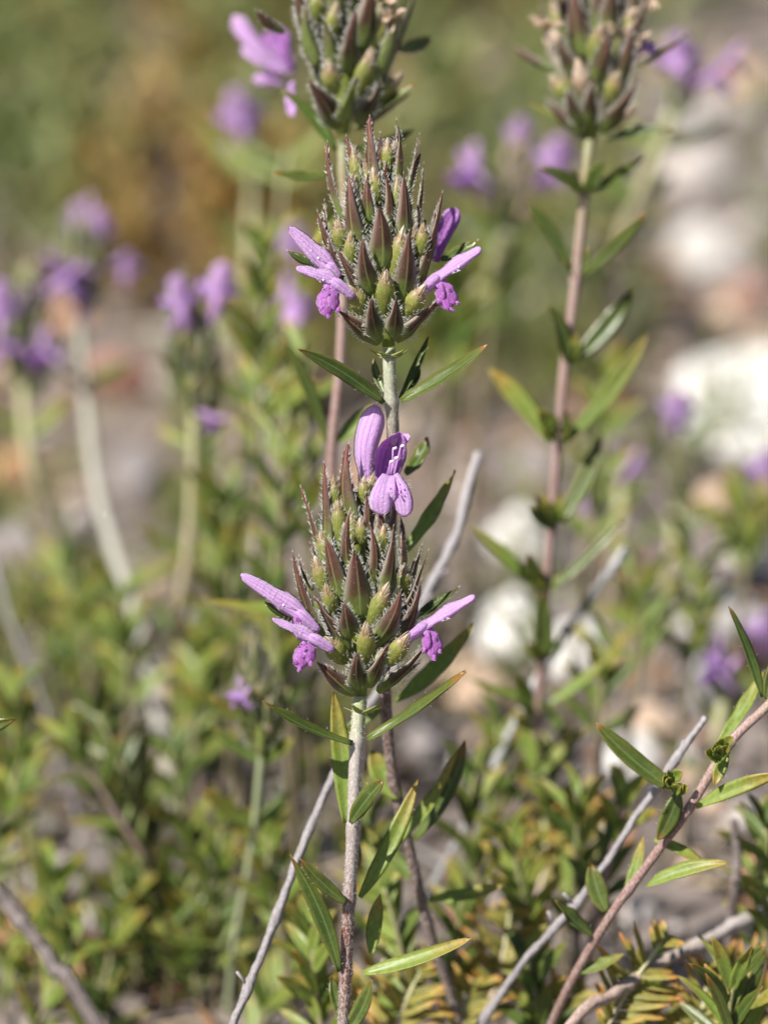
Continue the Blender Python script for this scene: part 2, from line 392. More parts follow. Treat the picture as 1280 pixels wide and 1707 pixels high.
class Spike:
    def __init__(s, parent, ax_b, ax_t, D=0.0):
        s.b = ax_b; s.t = ax_t; s.D = D
        mb = MB()
        A, B = P(ax_b[0], ax_b[1], D), P(ax_t[0], ax_t[1] + 50, D)
        tube(mb, [A.lerp(B, i / 10) for i in range(11)], lambda q: px(8 + 14 * math.sin(math.pi * min(1, q * .85 + .05)) * (1 - .35 * q)), 12, r=.2, t0=0, t1=.35)
        s.o = mb.build('flower_spike', [CALYX], parent, A)
    def ax(s, y):
        q = (s.b[1] - y) / (s.b[1] - s.t[1]); return s.b[0] + (s.t[0] - s.b[0]) * q, q
    def R(s, q):
        pts = [(-.2, .3), (0, .34), (.3, .56), (.6, .48), (.85, .3), (1.2, .16)]
        for (a, x), (b, y) in zip(pts, pts[1:]):
            if q <= b: return x + (y - x) * (q - a) / (b - a)
        return .15
    def bract(s, b, t, w, f, bend=0, r=None, wing=False, hairs=15, out=0.0):
        if not wing and b[1] < s.b[1] - 60:      # the foot of a bract is hidden behind the whorl below
            b = (b[0] + (b[0] - t[0]) * .16, b[1] + (b[1] - t[1]) * .2)
        xb, qb = s.ax(b[1]); xt, qt = s.ax(t[1])
        Db = s.D - f * s.R(qb) * .55; Dt = s.D - f * s.R(qt) * 1.0 - out
        side = (b[0] + t[0]) / 2 - (xb + xt) / 2; sg = 1 if side > 0 else -1
        B, T = P(b[0], b[1], Db), P(t[0], t[1], Dt)
        dx, dy = t[0] - b[0], t[1] - b[1]; l = math.hypot(dx, dy)
        if bend == 0: bend = sg * U(-.02, .10) * l
        M = P((b[0] + t[0]) / 2 + dy / l * bend * -1.6, (b[1] + t[1]) / 2 + dx / l * bend * 1.6, (Db + Dt) / 2 - f * .09)
        N = (TOCAM * (abs(f) + .3) * (1 if f > -.05 else -1) + RV * sg * .75 * math.sqrt(max(0, 1 - f * f)) - UV * .15).normalized()
        mb = MB(); W = px(w); n = 14; rr = RND() if r is None else r
        fr = blade(mb, bez(B, M, T, n), W, N, 'leaf' if wing else 'bract', -.3, .08, 0, rr, keel=.27, wave=.16, twist=U(-.7, .7))
        for k in range(int(hairs * 2.8)):
            for sd_ in (-1, 1):
                q = U(.04, .93); i = min(n - 1, int(q * n)); p, Tn, S, nn = fr[i]
                h = W * .5 * prof('bract', q); p = p.lerp(fr[i + 1][0], q * n - i)
                hair(mb, p + S * sd_ * h * .97 - nn * h * .22, S * sd_ * .9 + Tn * U(.5, 1.7) + nn * U(-.5, .8), U(.035, .09) * (1 - .35 * q), .0031)
        for k in range(hairs // 2):
            q = U(.1, .98); i = min(n - 1, int(q * n)); p, Tn, S, nn = fr[i]
            hair(mb, p + S * U(-.4, .4) * W * .5 * prof('bract', q) + nn * W * .07, nn + Tn * U(.2, 1) + S * U(-.4, .4), U(.012, .03), .0013)
        for k in range(4):
            hair(mb, T + (fr[-1][2] * U(-.006, .006)), fr[-1][1] + fr[-1][2] * U(-.4, .4), U(.02, .045), .0014)
        return mb.build('bract', [BRACT if not wing else LEAF_HERO, HAIR], s.o, B)
    def calyx(s, b, t, w, f, r=None, hairs=80, bend=0):
        xb, qb = s.ax(b[1]); xt, qt = s.ax(t[1])
        Db = s.D - f * s.R(qb) * .5; Dt = s.D - f * s.R(qt) * .86
        B, T = P(b[0], b[1], Db), P(t[0], t[1], Dt); M = (B + T) / 2 + TOCAM * .03 * f
        mb = MB(); n = 12; W = px(w) * .43; rr = RND() if r is None else r
        pts = bez(B, M, T, n)
        tube(mb, pts, lambda q: W * prof('calyx', q), 14, r=rr, rib=.03, flat=.85)
        fr = frames(pts, TOCAM)
        for k in range(5):                                    # the small teeth that close the mouth
            a = k * 1.257 + rr * 6; dd = fr[-1][2] * math.cos(a) + fr[-1][3] * math.sin(a)
            q0 = fr[n - 3][0] + dd * W * .62; q1 = T + dd * W * .12 + fr[-1][1] * W * U(.25, .7)
            blade(mb, bez(q0, (q0 + q1) / 2 + dd * W * .18, q1, 5), W * .75, dd, 'bract', -.2, .12, 0, rr, t0=.8, t1=1)
        for k in range(hairs):
            q = U(.15, .7) if RND() < .55 else U(.7, 1.0)
            i = min(n - 1, int(q * n)); p, Tn, S, nn = fr[i]; a = U(0, 6.28); d = S * math.cos(a) + nn * math.sin(a)
            hair(mb, p.lerp(fr[i + 1][0], q * n - i) + d * W * .95 * prof('calyx', q), d * .8 + Tn * U(.4, 1.5), U(.025, .065), .0023)
        return mb.build('calyx', [CALYX, HAIR], s.o, B)
    def fill(s, nb, nc, seed):
        """whorls round the sides and the back"""
        random.seed(seed)
        for k in range(nb):
            q = .03 + .72 * (k + .5) / nb; y = s.b[1] + (s.t[1] - s.b[1]) * q; x = s.ax(y)[0]
            a = k * 2.4 + .3; f = -abs(math.cos(a)) * .9 - .05; sx = math.sin(a)
            R_ = s.R(q) / K
            s.bract((x + sx * R_ * .42, y), (x + sx * R_ * (.78 + .25 * (1 - q)), y - U(88, 120)), U(26, 34), f, hairs=12)
        for k in range(nc):
            q = .05 + .8 * (k + .5) / nc; y = s.b[1] + (s.t[1] - s.b[1]) * q; x = s.ax(y)[0]
            a = k * 2.4 + 1.5; f = math.cos(a) * .55; sx = math.sin(a); R_ = s.R(q) / K
            s.calyx((x + sx * R_ * .3, y), (x + sx * R_ * .66, y - U(48, 62)), U(24, 30), f - .25, hairs=60)

def flower(spike, base, throat, up, low, D, wt=22, wu=26, wl=26, seed=0, dD=0, hooded=False):
    """two-lipped flower: tube from its calyx to the throat, narrow upper lip, hanging crinkled three-lobed lower lip. px coordinates"""
    random.seed(seed)
    B, Th, Up, Lo = P(*base, D), P(*throat, D + dD), P(*up, D + dD * 2), P(*low, D + dD * 1.5)
    mb = MB(); W = px(wt)
    tube(mb, bez(B, (B + Th) / 2 + UV * .01, Th, 8), lambda q: W * .42 * prof('tube', q) * (1 - .25 * max(0, q - .8) / .2), 12, r=.2, t0=0, t1=.6, flat=.9)
    Tn = (Th - B).normalized()
    ST = B.lerp(Th, .06) + UV * W * .05
    # upper lip: a straight channelled tongue, seen from its side and top
    mid = (ST + Up) / 2 + UV * .025
    fr = blade(mb, catmull([ST, Th + UV * W * .12, (Th + Up) / 2 + UV * .02, Up], 5), px(wu * 1.15), (UV * .8 + TOCAM * .9).normalized(), 'lip', -.34, .05, 0, .4, wave=.3, twist=U(-.3, .3), t0=.3, t1=1)
    # lower lip: middle lobe and two side lobes, curled
    dn = (Lo - Th).normalized(); sdv = RV * (1 if throat[0] < base[0] else -1)
    for off, ln, mt in ((0, 1.0, 1), (-.42, .78, 1), (.42, .82, 1)):
        e_ = Th + (Lo - Th) * ln + RV * off * px(wl) * .9 + TOCAM * (.05 if off else .1) * px(wl)
        b_ = Th + RV * off * px(wl) * .25 - Tn * px(3)
        m_ = (b_ + e_) / 2 + sdv * -px(U(2, 6)) + TOCAM * px(7)
        blade(mb, bez(b_, m_, e_, 12), px(wl * (.66 if off else .82)), (TOCAM + RV * off * .9).normalized(), 'petal', -.35, .05, 1, .5, wave=.38, twist=U(-.35, .35))
        for k in range(1):                   # ruffled rim
            c_ = e_ + RV * px(U(-4, 4)) + TOCAM * px(U(1, 5))
            blade(mb, bez(c_ + dn * -px(5), c_ + TOCAM * px(4), c_ + dn * px(U(2, 5)) + RV * px(U(-5, 5)), 5), px(U(7, 12)), Vector((U(-.5, .5), -1, U(-.3, .6))).normalized(), 'petal', -.5, .1, 1, RND(), wave=.6, t0=.6, t1=1)
    for k in range(150):                      # short down on the upper lip and the tube
        i = random.randrange(0, 13); p, T_, S, n = fr[i]
        hair(mb, p + S * U(-.45, .45) * px(wu), n + S * U(-.6, .6), U(.010, .026), .0016, mat=2)
    for k in range(2):
        p = Th.lerp(Up, .25 + .2 * k) - UV * px(6)
        tube(mb, bez(Th, (Th + p) / 2, p, 3), px(1.2), 5, 0, r=.1); tube(mb, [p, p + RV * px(3)], px(2.2), 6, 3, r=.1)
    return mb.build('flower', [PETAL, PETAL_MAG, HAIR, ANTHER, SPOT], spike.o, B)

# ------------------------------------------------------------------ the plant in focus, low flower head
G_F = 'flowering herb stems in sharp focus'
pathA = [(570, 1760, .35), (573, 1690, .3), (577, 1610, .25), (582, 1500, .15), (589, 1380, .05), (592, 1290, 0), (596, 1220, 0), (601, 1160, 0)]
heroA = empty('flowering_herb', P(570, 1760, .35), 'sharp lower flower head on a grey-brown hairy stem in front of everything', 'herb plant', G_F)
stem(heroA, pathA, 9, 11.3, STEM_A, 1600, nodes=(1620, 1495, 1385, 1235))
A = Spike(heroA, (601, 1165), (588, 770))
for b, t, w, f in [
    ((588, 862), (581, 740), 40, .4), ((545, 905), (540, 772), 25, .45), ((532, 920), (502, 813), 19, .15), ((587, 950), (584, 850), 22, .88),
    ((600, 1010), (590, 912), 46, 1.0), ((566, 985), (541, 889), 38, .85), ((619, 971), (617, 874), 27, .85), ((644, 978), (656, 877), 31, .82),
    ((609, 895), (610, 822), 22, .55), ((648, 900), (661, 822), 25, .3), ((662, 1064), (713, 919), 27, .35), ((682, 985), (703, 909), 21, .05),
    ((666, 1062), (702, 967), 26, .6), ((630, 1060), (668, 985), 35, .92), ((583, 1054), (574, 1001), 32, 1.0), ((573, 1072), (525, 997), 29, .72),
    ((537, 1048), (488, 920), 25, .25), ((518, 975), (499, 928), 14, 0.0), ((592, 1158), (527, 1102), 35, .62), ((598, 1148), (597, 1087), 29, 1.0),
    ((616, 1146), (646, 1077), 29, .95), ((630, 1154), (714, 1068), 31, .5), ((566, 905), (560, 838), 22, .5), ((628, 905), (632, 838), 20, .5),
    ((560, 960), (556, 900), 20, .55), ((655, 1030), (690, 935), 22, .2), ((552, 1010), (520, 915), 22, .1), ((672, 960), (668, 860), 22, .1)]:
    A.bract(b, t, w * 1.12, f, r=min(1, max(0, (A.ax(t[1])[1] - .45) * 1.8) + U(0, .3)))
A.bract((678, 1037), (764, 979), 24, -.3, wing=True, hairs=3); A.bract((524, 1044), (441, 1003), 21, .25, wing=True, hairs=3)
A.bract((640, 1150), (700, 1105), 22, .1, wing=True, hairs=4)
for b, t, w, f in [
    ((617, 1044), (646, 978), 38, .9), ((610, 1106), (611, 1044), 38, 1.0), ((556, 1026), (545, 979), 31, .9), ((546, 992), (527, 933), 33, .55),
    ((559, 856), (555, 799), 29, .3), ((570, 908), (562, 838), 30, .6), ((604, 908), (600, 868), 25, .7), ((636, 928), (640, 878), 27, .6),
    ((605, 840), (607, 798), 22, .3), ((674, 990), (674, 946), 29, .3), ((648, 1108), (678, 1060), 38, .7), ((576, 1104), (546, 1068), 40, .72),
    ((628, 855), (634, 812), 22, .2), ((590, 905), (584, 852), 24, .45), ((545, 940), (534, 888), 24, .25)]:
    A.calyx(b, t, w, f)
A.fill(15, 9, 21)
flower(A, (532, 1052), (495, 1018), (402, 957), (497, 1046), -.25, 24, 30, 12, 1, -.02)
flower(A, (556, 1084), (515, 1060), (454, 1030), (503, 1116), -.38, 26, 26, 34, 2, -.03)
flower(A, (668, 1072), (712, 1040), (791, 993), (722, 1096), -.30, 22, 24, 32, 3, 0)
# the flower on top, its mouth turned to the camera
def top_flower(sp):
    random.seed(5); mb = MB(); D = -.12
    B, Th = P(636, 850, .12), P(648, 800, D - .12)
    tube(mb, bez(B, (B + Th) / 2 + FV * .05, Th, 8), lambda q: px(24) * .5 * prof('tube', q), 12, 0, r=.2, t1=.6, cap=False)
    # hood: concave, opening to the viewer
    n = 14; pts = bez(P(641, 806, D), P(640, 755, D + .12), P(668, 722, D - .10), n)
    fr = blade(mb, pts, px(52), (TOCAM + RV * .25).normalized(), 'hood', .75, .06, 3, .2, wave=.06)
    for sgn, (tx, ty) in ((-1, (660, 723)), (1, (680, 723))):
        q = P(662 + sgn * 6, 742, D - .02)
        blade(mb, bez(q, (q + P(tx, ty, D - .08)) / 2 + RV * sgn * .02, P(tx, ty, D - .05), 6), px(17), (TOCAM * -1 + RV * .4 * sgn).normalized(), 'petal', -.4, .1, 0, .5, wave=.2, t0=.6)
    # lower lobes
    for (ex, ey, w, mx, my) in ((636, 859, 40, 630, 822), (673, 862, 36, 672, 816), (652, 838, 22, 650, 815)):
        blade(mb, bez(P(646 if ex < 650 else 655, 792, D - .1), P(mx, my, D - .24), P(ex, ey, D - .14), 14), px(w), (TOCAM - RV * .15).normalized(), 'petal', -.18, .06, 0, .5, wave=.14, t0=.3)
    for i in range(4):                        # pale stamens lying in the hood
        a = P(648 + i * 3, 792, D - .03); b = P((650, 658, 655, 668)[i], (770, 764, 748, 744)[i], D - .05)
        tube(mb, bez(a, (a + b) / 2 + TOCAM * .03, b, 5), px(1.5), 6, 0, r=.2)
        tube(mb, bez(b, b + RV * .02 + TOCAM * .01, b + RV * .035 + UV * .012, 3), px(2.6), 7, 4, r=.2)
    for i in range(8):
        c = P(U(650, 668), U(806, 826), D - .245); tube(mb, [c, c + RV * .010 + UV * .006], px(1.7), 6, 5)
    for k in range(160):
        c = P(636 + U(-20, -8), U(760, 850), D - .1) if RND() < .3 else P(U(672, 684), U(800, 840), D - .15)
        hair(mb, c, RV * (1 if c.x > P(655, 0).x else -1) + UV * U(-.5, .5), U(.015, .03), .0012, mat=2)
    return mb.build('flower', [PETAL, PETAL_MAG, HAIR, PETAL_DEEP, ANTHER, SPOT], sp.o, B)
top_flower(A)
mb = MB()
blade(mb, bez(P(612, 812, .1), P(590, 745, .02), P(628, 676, .03), 16), px(50), (TOCAM - RV * .5).normalized(), 'petal', -.5, .05, 0, .5, wave=.08, t0=.2)
tube(mb, bez(P(614, 850, .2), P(610, 830, .15), P(612, 806, .1), 5), px(9), 12, 0, r=.1, cap=False)
mb.build('flower', [PETAL], A.o, P(614, 850, .2))
leafs = [((588, 1240, -.1), (437, 1168, -.5), 25, 10), ((612, 1232, -.15), (776, 1119, -.45), 30, -8), ((576, 1372, .18), (556, 1152, .25), 34, -4),
         ((584, 1372, -.1), (637, 1302, -.35), 31, 3), ((566, 1620, .15), (483, 1424, 0), 30, -12), ((578, 1506, .0), (500, 1432, -.2), 24, 4),
         ((606, 1622, .2), (785, 1564, -.1), 34, -9), ((600, 1496, .3), (696, 1300, .45), 30, -8), ((620, 1592, .4), (634, 1490, .5), 26, 4),
         ((578, 1720, .3), (620, 1630, .2), 28, -8), ((572, 1700, .3), (553, 1628, .4), 22, 3), ((584, 1380, .2), (600, 1450, .9), 16, 2)]
random.seed(3)
for i, (b, t, w, bd) in enumerate(leafs):
    leaf(heroA, b, t, w, bd, LEAF_HERO if i not in (2, 6, 7, 8) else LEAF_PALE, 'blunt' if i == 3 else 'leaf', tilt=((-.5, .3) if i in (0,) else (0, .4) if i in (1, 6) else (0, -.2)), hairs=8, cup=.2 if i in (3,) else .35, n=18)

# ------------------------------------------------------------------ the plant in focus, high flower head
pathB = [(790, 1790, 2.6), (745, 1640, 2.2), (712, 1540, 1.9), (686, 1430, 1.6), (656, 1300, 1.3), (643, 1160, 1.0), (645, 1000, .7), (652, 850, .4), (655, 720, .12), (650, 640, .02), (648, 580, 0)]
heroB = empty('flowering_herb', P(790, 1790, 2.6), 'sharp upper flower head rising on a pale hairy stem behind the lower one', 'herb plant', G_F)
stem(heroB, pathB, 8, 10.5, STEM_B, 900, nodes=(1540, 1300, 670))
B_ = Spike(heroB, (648, 578), (620, 225))
for b, t, w, f in [
    ((622, 310), (616, 194), 36, .35), ((568, 347), (546, 237), 18, .2), ((597, 320), (577, 228), 23, .35), ((594, 402), (581, 293), 34, .85),
    ((617, 358), (614, 289), 22, .7), ((646, 384), (640, 283), 26, .75), ((637, 431), (632, 339), 43, 1.0), ((676, 390), (673, 289), 34, .82),
    ((661, 300), (661, 200), 21, .4), ((682, 315), (699, 225), 18, .1), ((696, 368), (706, 273), 15, 0), ((689, 484), (737, 322), 30, .4),
    ((705, 444), (733, 333), 22, .1), ((673, 484), (682, 385), 36, .92), ((620, 474), (605, 398), 32, 1.0), ((607, 487), (564, 418), 28, .72),
    ((568, 434), (530, 353), 24, .25), ((555, 415), (541, 335), 15, .1), ((633, 572), (557, 513), 35, .62), ((631, 563), (620, 497), 29, 1.0),
    ((655, 563), (660, 497), 29, 1.0), ((662, 570), (733, 500), 33, .5), ((596, 350), (590, 285), 20, .5), ((640, 330), (646, 262), 20, .35),
    ((606, 440), (596, 372), 22, .6), ((690, 420), (696, 340), 24, .4), ((580, 470), (548, 392), 24, .3)]:
    B_.bract(b, t, w * 1.12, f, r=min(1, max(0, (B_.ax(t[1])[1] - .45) * 1.8) + U(0, .3)))
B_.bract((530, 444), (480, 418), 18, 0, wing=True, hairs=3); B_.bract((735, 434), (795, 401), 24, -.3, wing=True, hairs=3)
for b, t, w, f in [
    ((643, 527), (643, 454), 38, 1.0), ((587, 454), (584, 391), 30, .8), ((655, 467), (672, 385), 38, .8), ((571, 418), (564, 371), 33, .5),
    ((599, 322), (589, 247), 25, .4), ((630, 338), (622, 283), 26, .7), ((646, 290), (646, 235), 25, .3), ((656, 370), (663, 296), 25, .6),
    ((702, 431), (705, 378), 31, .5), ((674, 530), (705, 480), 40, .7), ((612, 526), (584, 482), 38, .72), ((600, 380), (600, 320), 24, .5), ((676, 440), (690, 380), 26, .5)]:
    B_.calyx(b, t, w, f)
B_.fill(15, 9, 33)
flower(B_, (566, 462), (545, 440), (483, 378), (540, 462), -.22, 26, 32, 12, 7, 0)
flower(B_, (590, 496), (552, 466), (494, 446), (545, 528), -.38, 26, 24, 34, 8, -.03)
flower(B_, (700, 488), (732, 460), (801, 413), (749, 517), -.30, 24, 25, 34, 9, 0)
mb = MB()
blade(mb, bez(P(726, 436, .5), P(735, 385, .55), P(762, 348, .6), 12), px(34), (TOCAM - UV * .3).normalized(), 'petal', .3, .06, 0, .3, wave=.1)
mb.build('flower', [PETAL_DEEP], B_.o, P(726, 436, .5))
for b, t, w, bd, mt in [((640, 672, -.08), (497, 582, -.5), 26, -9, LEAF_HERO), ((668, 668, -.05), (814, 573, -.4), 30, -7, LEAF_HERO), ((666, 664, .1), (714, 560, .35), 15, -4, LEAF_HERO),
                        ((640, 655, .1), (622, 596, .3), 14, 4, LEAF_HERO), ((672, 655, .1), (700, 612, .3), 16, -4, LEAF_HERO), ((668, 925, .8), (759, 784, .9), 30, -10, LEAF_PALE), ((676, 790, .7), (712, 728, .9), 28, -8, LEAF_HERO),
                        ((660, 1170, 1.2), (790, 1040, 1.3), 32, -10, LEAF_PALE), ((690, 1400, 1.5), (776, 1234, 1.3), 34, -14, LEAF_HERO), ((620, 1440, 1.2), (762, 1250, 1.1), 30, -22, LEAF_PALE),
                        ((665, 1330, 1.3), (620, 1250, 1.4), 44, 6, LEAF_PALE), ((715, 1500, 1.8), (840, 1475, 1.7), 26, -5, LEAF_PALE), ((700, 1470, 1.7), (610, 1380, 1.9), 30, 6, LEAF_BACK), ((640, 1180, 1.1), (560, 1240, 1.2), 22, -6, LEAF_BACK)]:
    leaf(heroB, b, t, w, bd, mt, tilt=(0, .3 if b[0] < t[0] else -.3), hairs=6, n=16)
# small green cup right under each head
for par, (x, y) in ((heroA, (604, 1176)), (heroB, (650, 584))):
    mb = MB()
    for k in range(5):
        a = k * 1.257 + .4; d = RV * math.cos(a) + FV * math.sin(a) * .9
        c = P(x, y + 14, 0) - FV * .0; blade(mb, bez(c, c + d * .12 + UV * .03, c + d * .22 + UV * U(.06, .12), 7), .14, UV * .4 - d, 'bract', .2, .1, 0, .6, t1=.25)
    for k in range(40):
        a = U(0, 6.28); d = RV * math.cos(a) + FV * math.sin(a); hair(mb, P(x, y + 12, 0) + d * .09, d + UV * U(-.3, 1), U(.02, .05), .0015)
    mb.build('bract_cup', [CALYX, HAIR], par, P(x, y, 0))

# ------------------------------------------------------------------ copies of a flower head for the plants out of focus
def copy_spike(src, parent, base, tip, turn=0.0, scale=1.0, mats=None, skip_flowers=True, keep=1.0, seed=0):
    random.seed(seed)
    B = P(*base); ax = (P(*tip) - B).normalized()
    sax = (P(src.t[0], src.t[1]) - P(*src.b)).normalized()
    q = sax.rotation_difference(ax) @ Quaternion(sax, turn)
    c = src.o.copy(); scn.collection.objects.link(c); c.parent = parent
    c.location = B - WO[parent.name]; c.rotation_mode = 'QUATERNION'; c.rotation_quaternion = q; c.scale = (scale,) * 3
    for ch in [o for o in bpy.data.objects if o.parent == src.o]:
        if ch.name.startswith('flower') and skip_flowers: continue
        if RND() > keep: continue
        d = ch.copy(); scn.collection.objects.link(d); d.parent = c
        if mats:
            mt = mats.get(ch.name.split('.')[0])
            if mt:
                mt = random.choice(mt)
                d.material_slots[0].link = 'OBJECT'; d.material_slots[0].material = mt
    WO[c.name] = B
    return c
# a whole flower to copy: built around its own origin, mouth to +X
def flower_mesh():
    mb = MB(); random.seed(77)
    O = Vector((0, 0, 0)); X = Vector((1, 0, 0)); Y = Vector((0, 1, 0)); Z = Vector((0, 0, 1))
    tube(mb, bez(O, X * .2 + Z * .03, X * .38, 7), lambda q: .085 * prof('tube', q), 10, r=.3, t1=.5, cap=False)
    blade(mb, bez(X * .25, X * .5 + Z * .10, X * .82 + Z * .16, 10), .34, Z, 'hood', -.5, .07, 0, .5, wave=.1)
    for o_ in (-.45, 0, .45):
        blade(mb, bez(X * .34 + Y * o_ * .1, X * .52 + Y * o_ * .3 - Z * .02, X * .5 + Y * o_ * .5 - Z * .30, 8), .30, X + Z * .4, 'petal', -.35, .07, 1, .5, wave=.3)
    ob = mb.build('flower', [PETAL, PETAL_SOFT], None, O)
    me = ob.data; bpy.data.objects.remove(ob); return me
FLM = flower_mesh()
def put_flower(parent, x, y, D, ang=90, yaw=0, scale=1.0):
    """ang: screen angle in degrees the flower points to (0 right, 90 up)"""
    o = bpy.data.objects.new('flower', FLM); scn.collection.objects.link(o); o.parent = parent
    a = math.radians(ang); X = (RV * math.cos(a) + UV * math.sin(a) + TOCAM * yaw).normalized()
    Y = TOCAM.cross(X); Y = (Y * .25 + TOCAM * -1).normalized() if abs(math.cos(a)) > .3 else Y.normalized()
    Z = X.cross(Y).normalized();
    if Z.z < 0: Z = -Z
    Y = Z.cross(X).normalized()
    m = Matrix((X, Y, Z)).transposed()
    p = P(x, y, D) - X * .55 * scale
    o.rotation_mode = 'QUATERNION'; o.rotation_quaternion = m.to_quaternion()
    if parent.rotation_mode == 'QUATERNION' and parent.type == 'MESH':
        inv = parent.rotation_quaternion.inverted(); o.rotation_quaternion = inv @ o.rotation_quaternion
        o.location = inv @ (p - WO[parent.name]) / parent.scale[0]; o.scale = (scale / parent.scale[0],) * 3
    else:
        o.location = p - WO[parent.name]; o.scale = (scale,) * 3
    return o

# top centre head, just behind the focus
G_B = 'flowering herb stems out of focus'
pathC = [(570, 1600, 5.0), (592, 1400, 4.4), (602, 1200, 3.8), (590, 1000, 3.2), (553, 800, 2.9), (568, 600, 2.6), (574, 400, 2.4), (572, 235, 2.2)]
C = empty('flowering_herb', P(570, 1600, 5), 'large soft head with lilac flowers on its left, cut off by the top edge', 'herb plant', G_B)
stem(C, pathC, 7.5, 9, STEM_C, nodes=(640, 290))
cs = copy_spike(B_, C, (571, 224, 2.2), (588, -200, 2.2), .5, 1.16, {'bract': [BRACT, BRACT, BRACT, BRACT_GREEN]}, seed=1)
def side_bloom(sp, seed, strips):
    random.seed(seed); mb = MB(); par = sp
    for b, m, t, w, mt in strips:
        blade(mb, bez(P(*b), P(*m), P(*t), 10), px(w, b[2]), (TOCAM + UV * .6).normalized(), 'petal', -.3, .06, mt, RND(), wave=.5)
    o = mb.build('flower', [PETAL, PETAL_DEEP], None, P(*strips[0][0]))
    inv = sp.rotation_quaternion.inverted(); o.parent = sp
    o.location = inv @ (P(*strips[0][0]) - WO[sp.name]) / sp.scale[0]; o.rotation_mode = 'QUATERNION'; o.rotation_quaternion = inv; o.scale = (1 / sp.scale[0],) * 3
side_bloom(cs, 1, [((486, 122, 4.8), (430, 85, 4.8), (390, 26, 4.9), 32, 0), ((478, 140, 4.8), (452, 125, 4.7), (420, 132, 4.7), 28, 0), ((486, 120, 4.9), (470, 75, 5.1), (440, 55, 5.2), 40, 1),
                   ((480, 100, 4.7), (474, 80, 4.7), (462, 44, 4.7), 32, 1), ((470, 120, 4.7), (440, 108, 4.6), (404, 78, 4.7), 24, 0)])
side_bloom(cs, 2, [((488, 135, 3.0), (480, 165, 2.9), (488, 195, 2.9), 20, 0)])
for b, t, w, bd, mt in [((600, 195, 2.1), (690, 140, 2.0), 22, -6, LEAF_HERO), ((560, 250, 2.2), (470, 150, 2.2), 24, -8, LEAF_BACK), ((548, 292, 2.2), (455, 288, 2), 20, 6, LEAF_HERO), ((590, 250, 2.3), (690, 215, 2.5), 20, -8, LEAF_HERO),
                        ((545, 738, 2.8), (468, 560, 2.6), 22, -10, LEAF_HERO), ((558, 740, 2.8), (622, 672, 2.9), 26, -6, LEAF_PALE), ((540, 1010, 3.2), (345, 1000, 3), 26, 12, LEAF_PALE), ((570, 330, 2.4), (510, 420, 2.6), 20, 4, LEAF_BACK)]:
    leaf(C, b, t, w, bd, mt, n=12)
withered_spots = ((640, 0, .16), (655, 40, .14))
# right stem
pathD = [(830, 1560, 6.8), (868, 1380, 5.6), (888, 1280, 5.0), (900, 1150, 4.6), (912, 960, 4.2), (926, 790, 3.9), (938, 640, 3.7), (958, 480, 3.6), (972, 340, 3.5), (984, 225, 3.4)]
Dp = empty('flowering_herb', P(830, 1560, 6.8), 'tall rose-brown stem right of the centre with paired leaves and a faded head', 'herb plant', G_B)
stem(Dp, pathD, 7.5, 8.5, STEM_C, nodes=(325, 460, 610, 740, 880, 970, 1080))
ds = copy_spike(A, Dp, (985, 232, 3.4), (1000, -160, 3.4), -.6, 1.04, {'calyx': [CALYX, CALYX_PALE, CALYX_PALE], 'bract': [BRACT, BRACT, BRACT, CALYX_PALE]}, seed=4)
def withered(par, x, y, D, sz, seed):
    random.seed(seed); mb = MB(); c = P(x, y, D)
    for k in range(7):
        d = Vector((U(-1, 1), U(-.6, .3), U(-.3, 1))).normalized()
        blade(mb, bez(c, c + d * sz * .6 + UV * .05, c + d * sz + Vector((U(-.1, .1), 0, U(-.1, .1))), 6), sz * .5, Vector((U(-1, 1), -1, U(-.5, 1))).normalized(), 'petal', -.4, .08, 0, RND(), wave=.7)
    return mb.build('withered_flower', [CALYX_PALE], par, c)
for i, (x, y, sz) in enumerate(((912, 50, .15), (1032, 58, .16), (1052, 72, .14), (905, -10, .2), (1075, 20, .16))):
    withered(Dp, x, y, 2.95, sz, i)
put_flower(ds, 1075, 70, 3.2, 60, .5, .5)
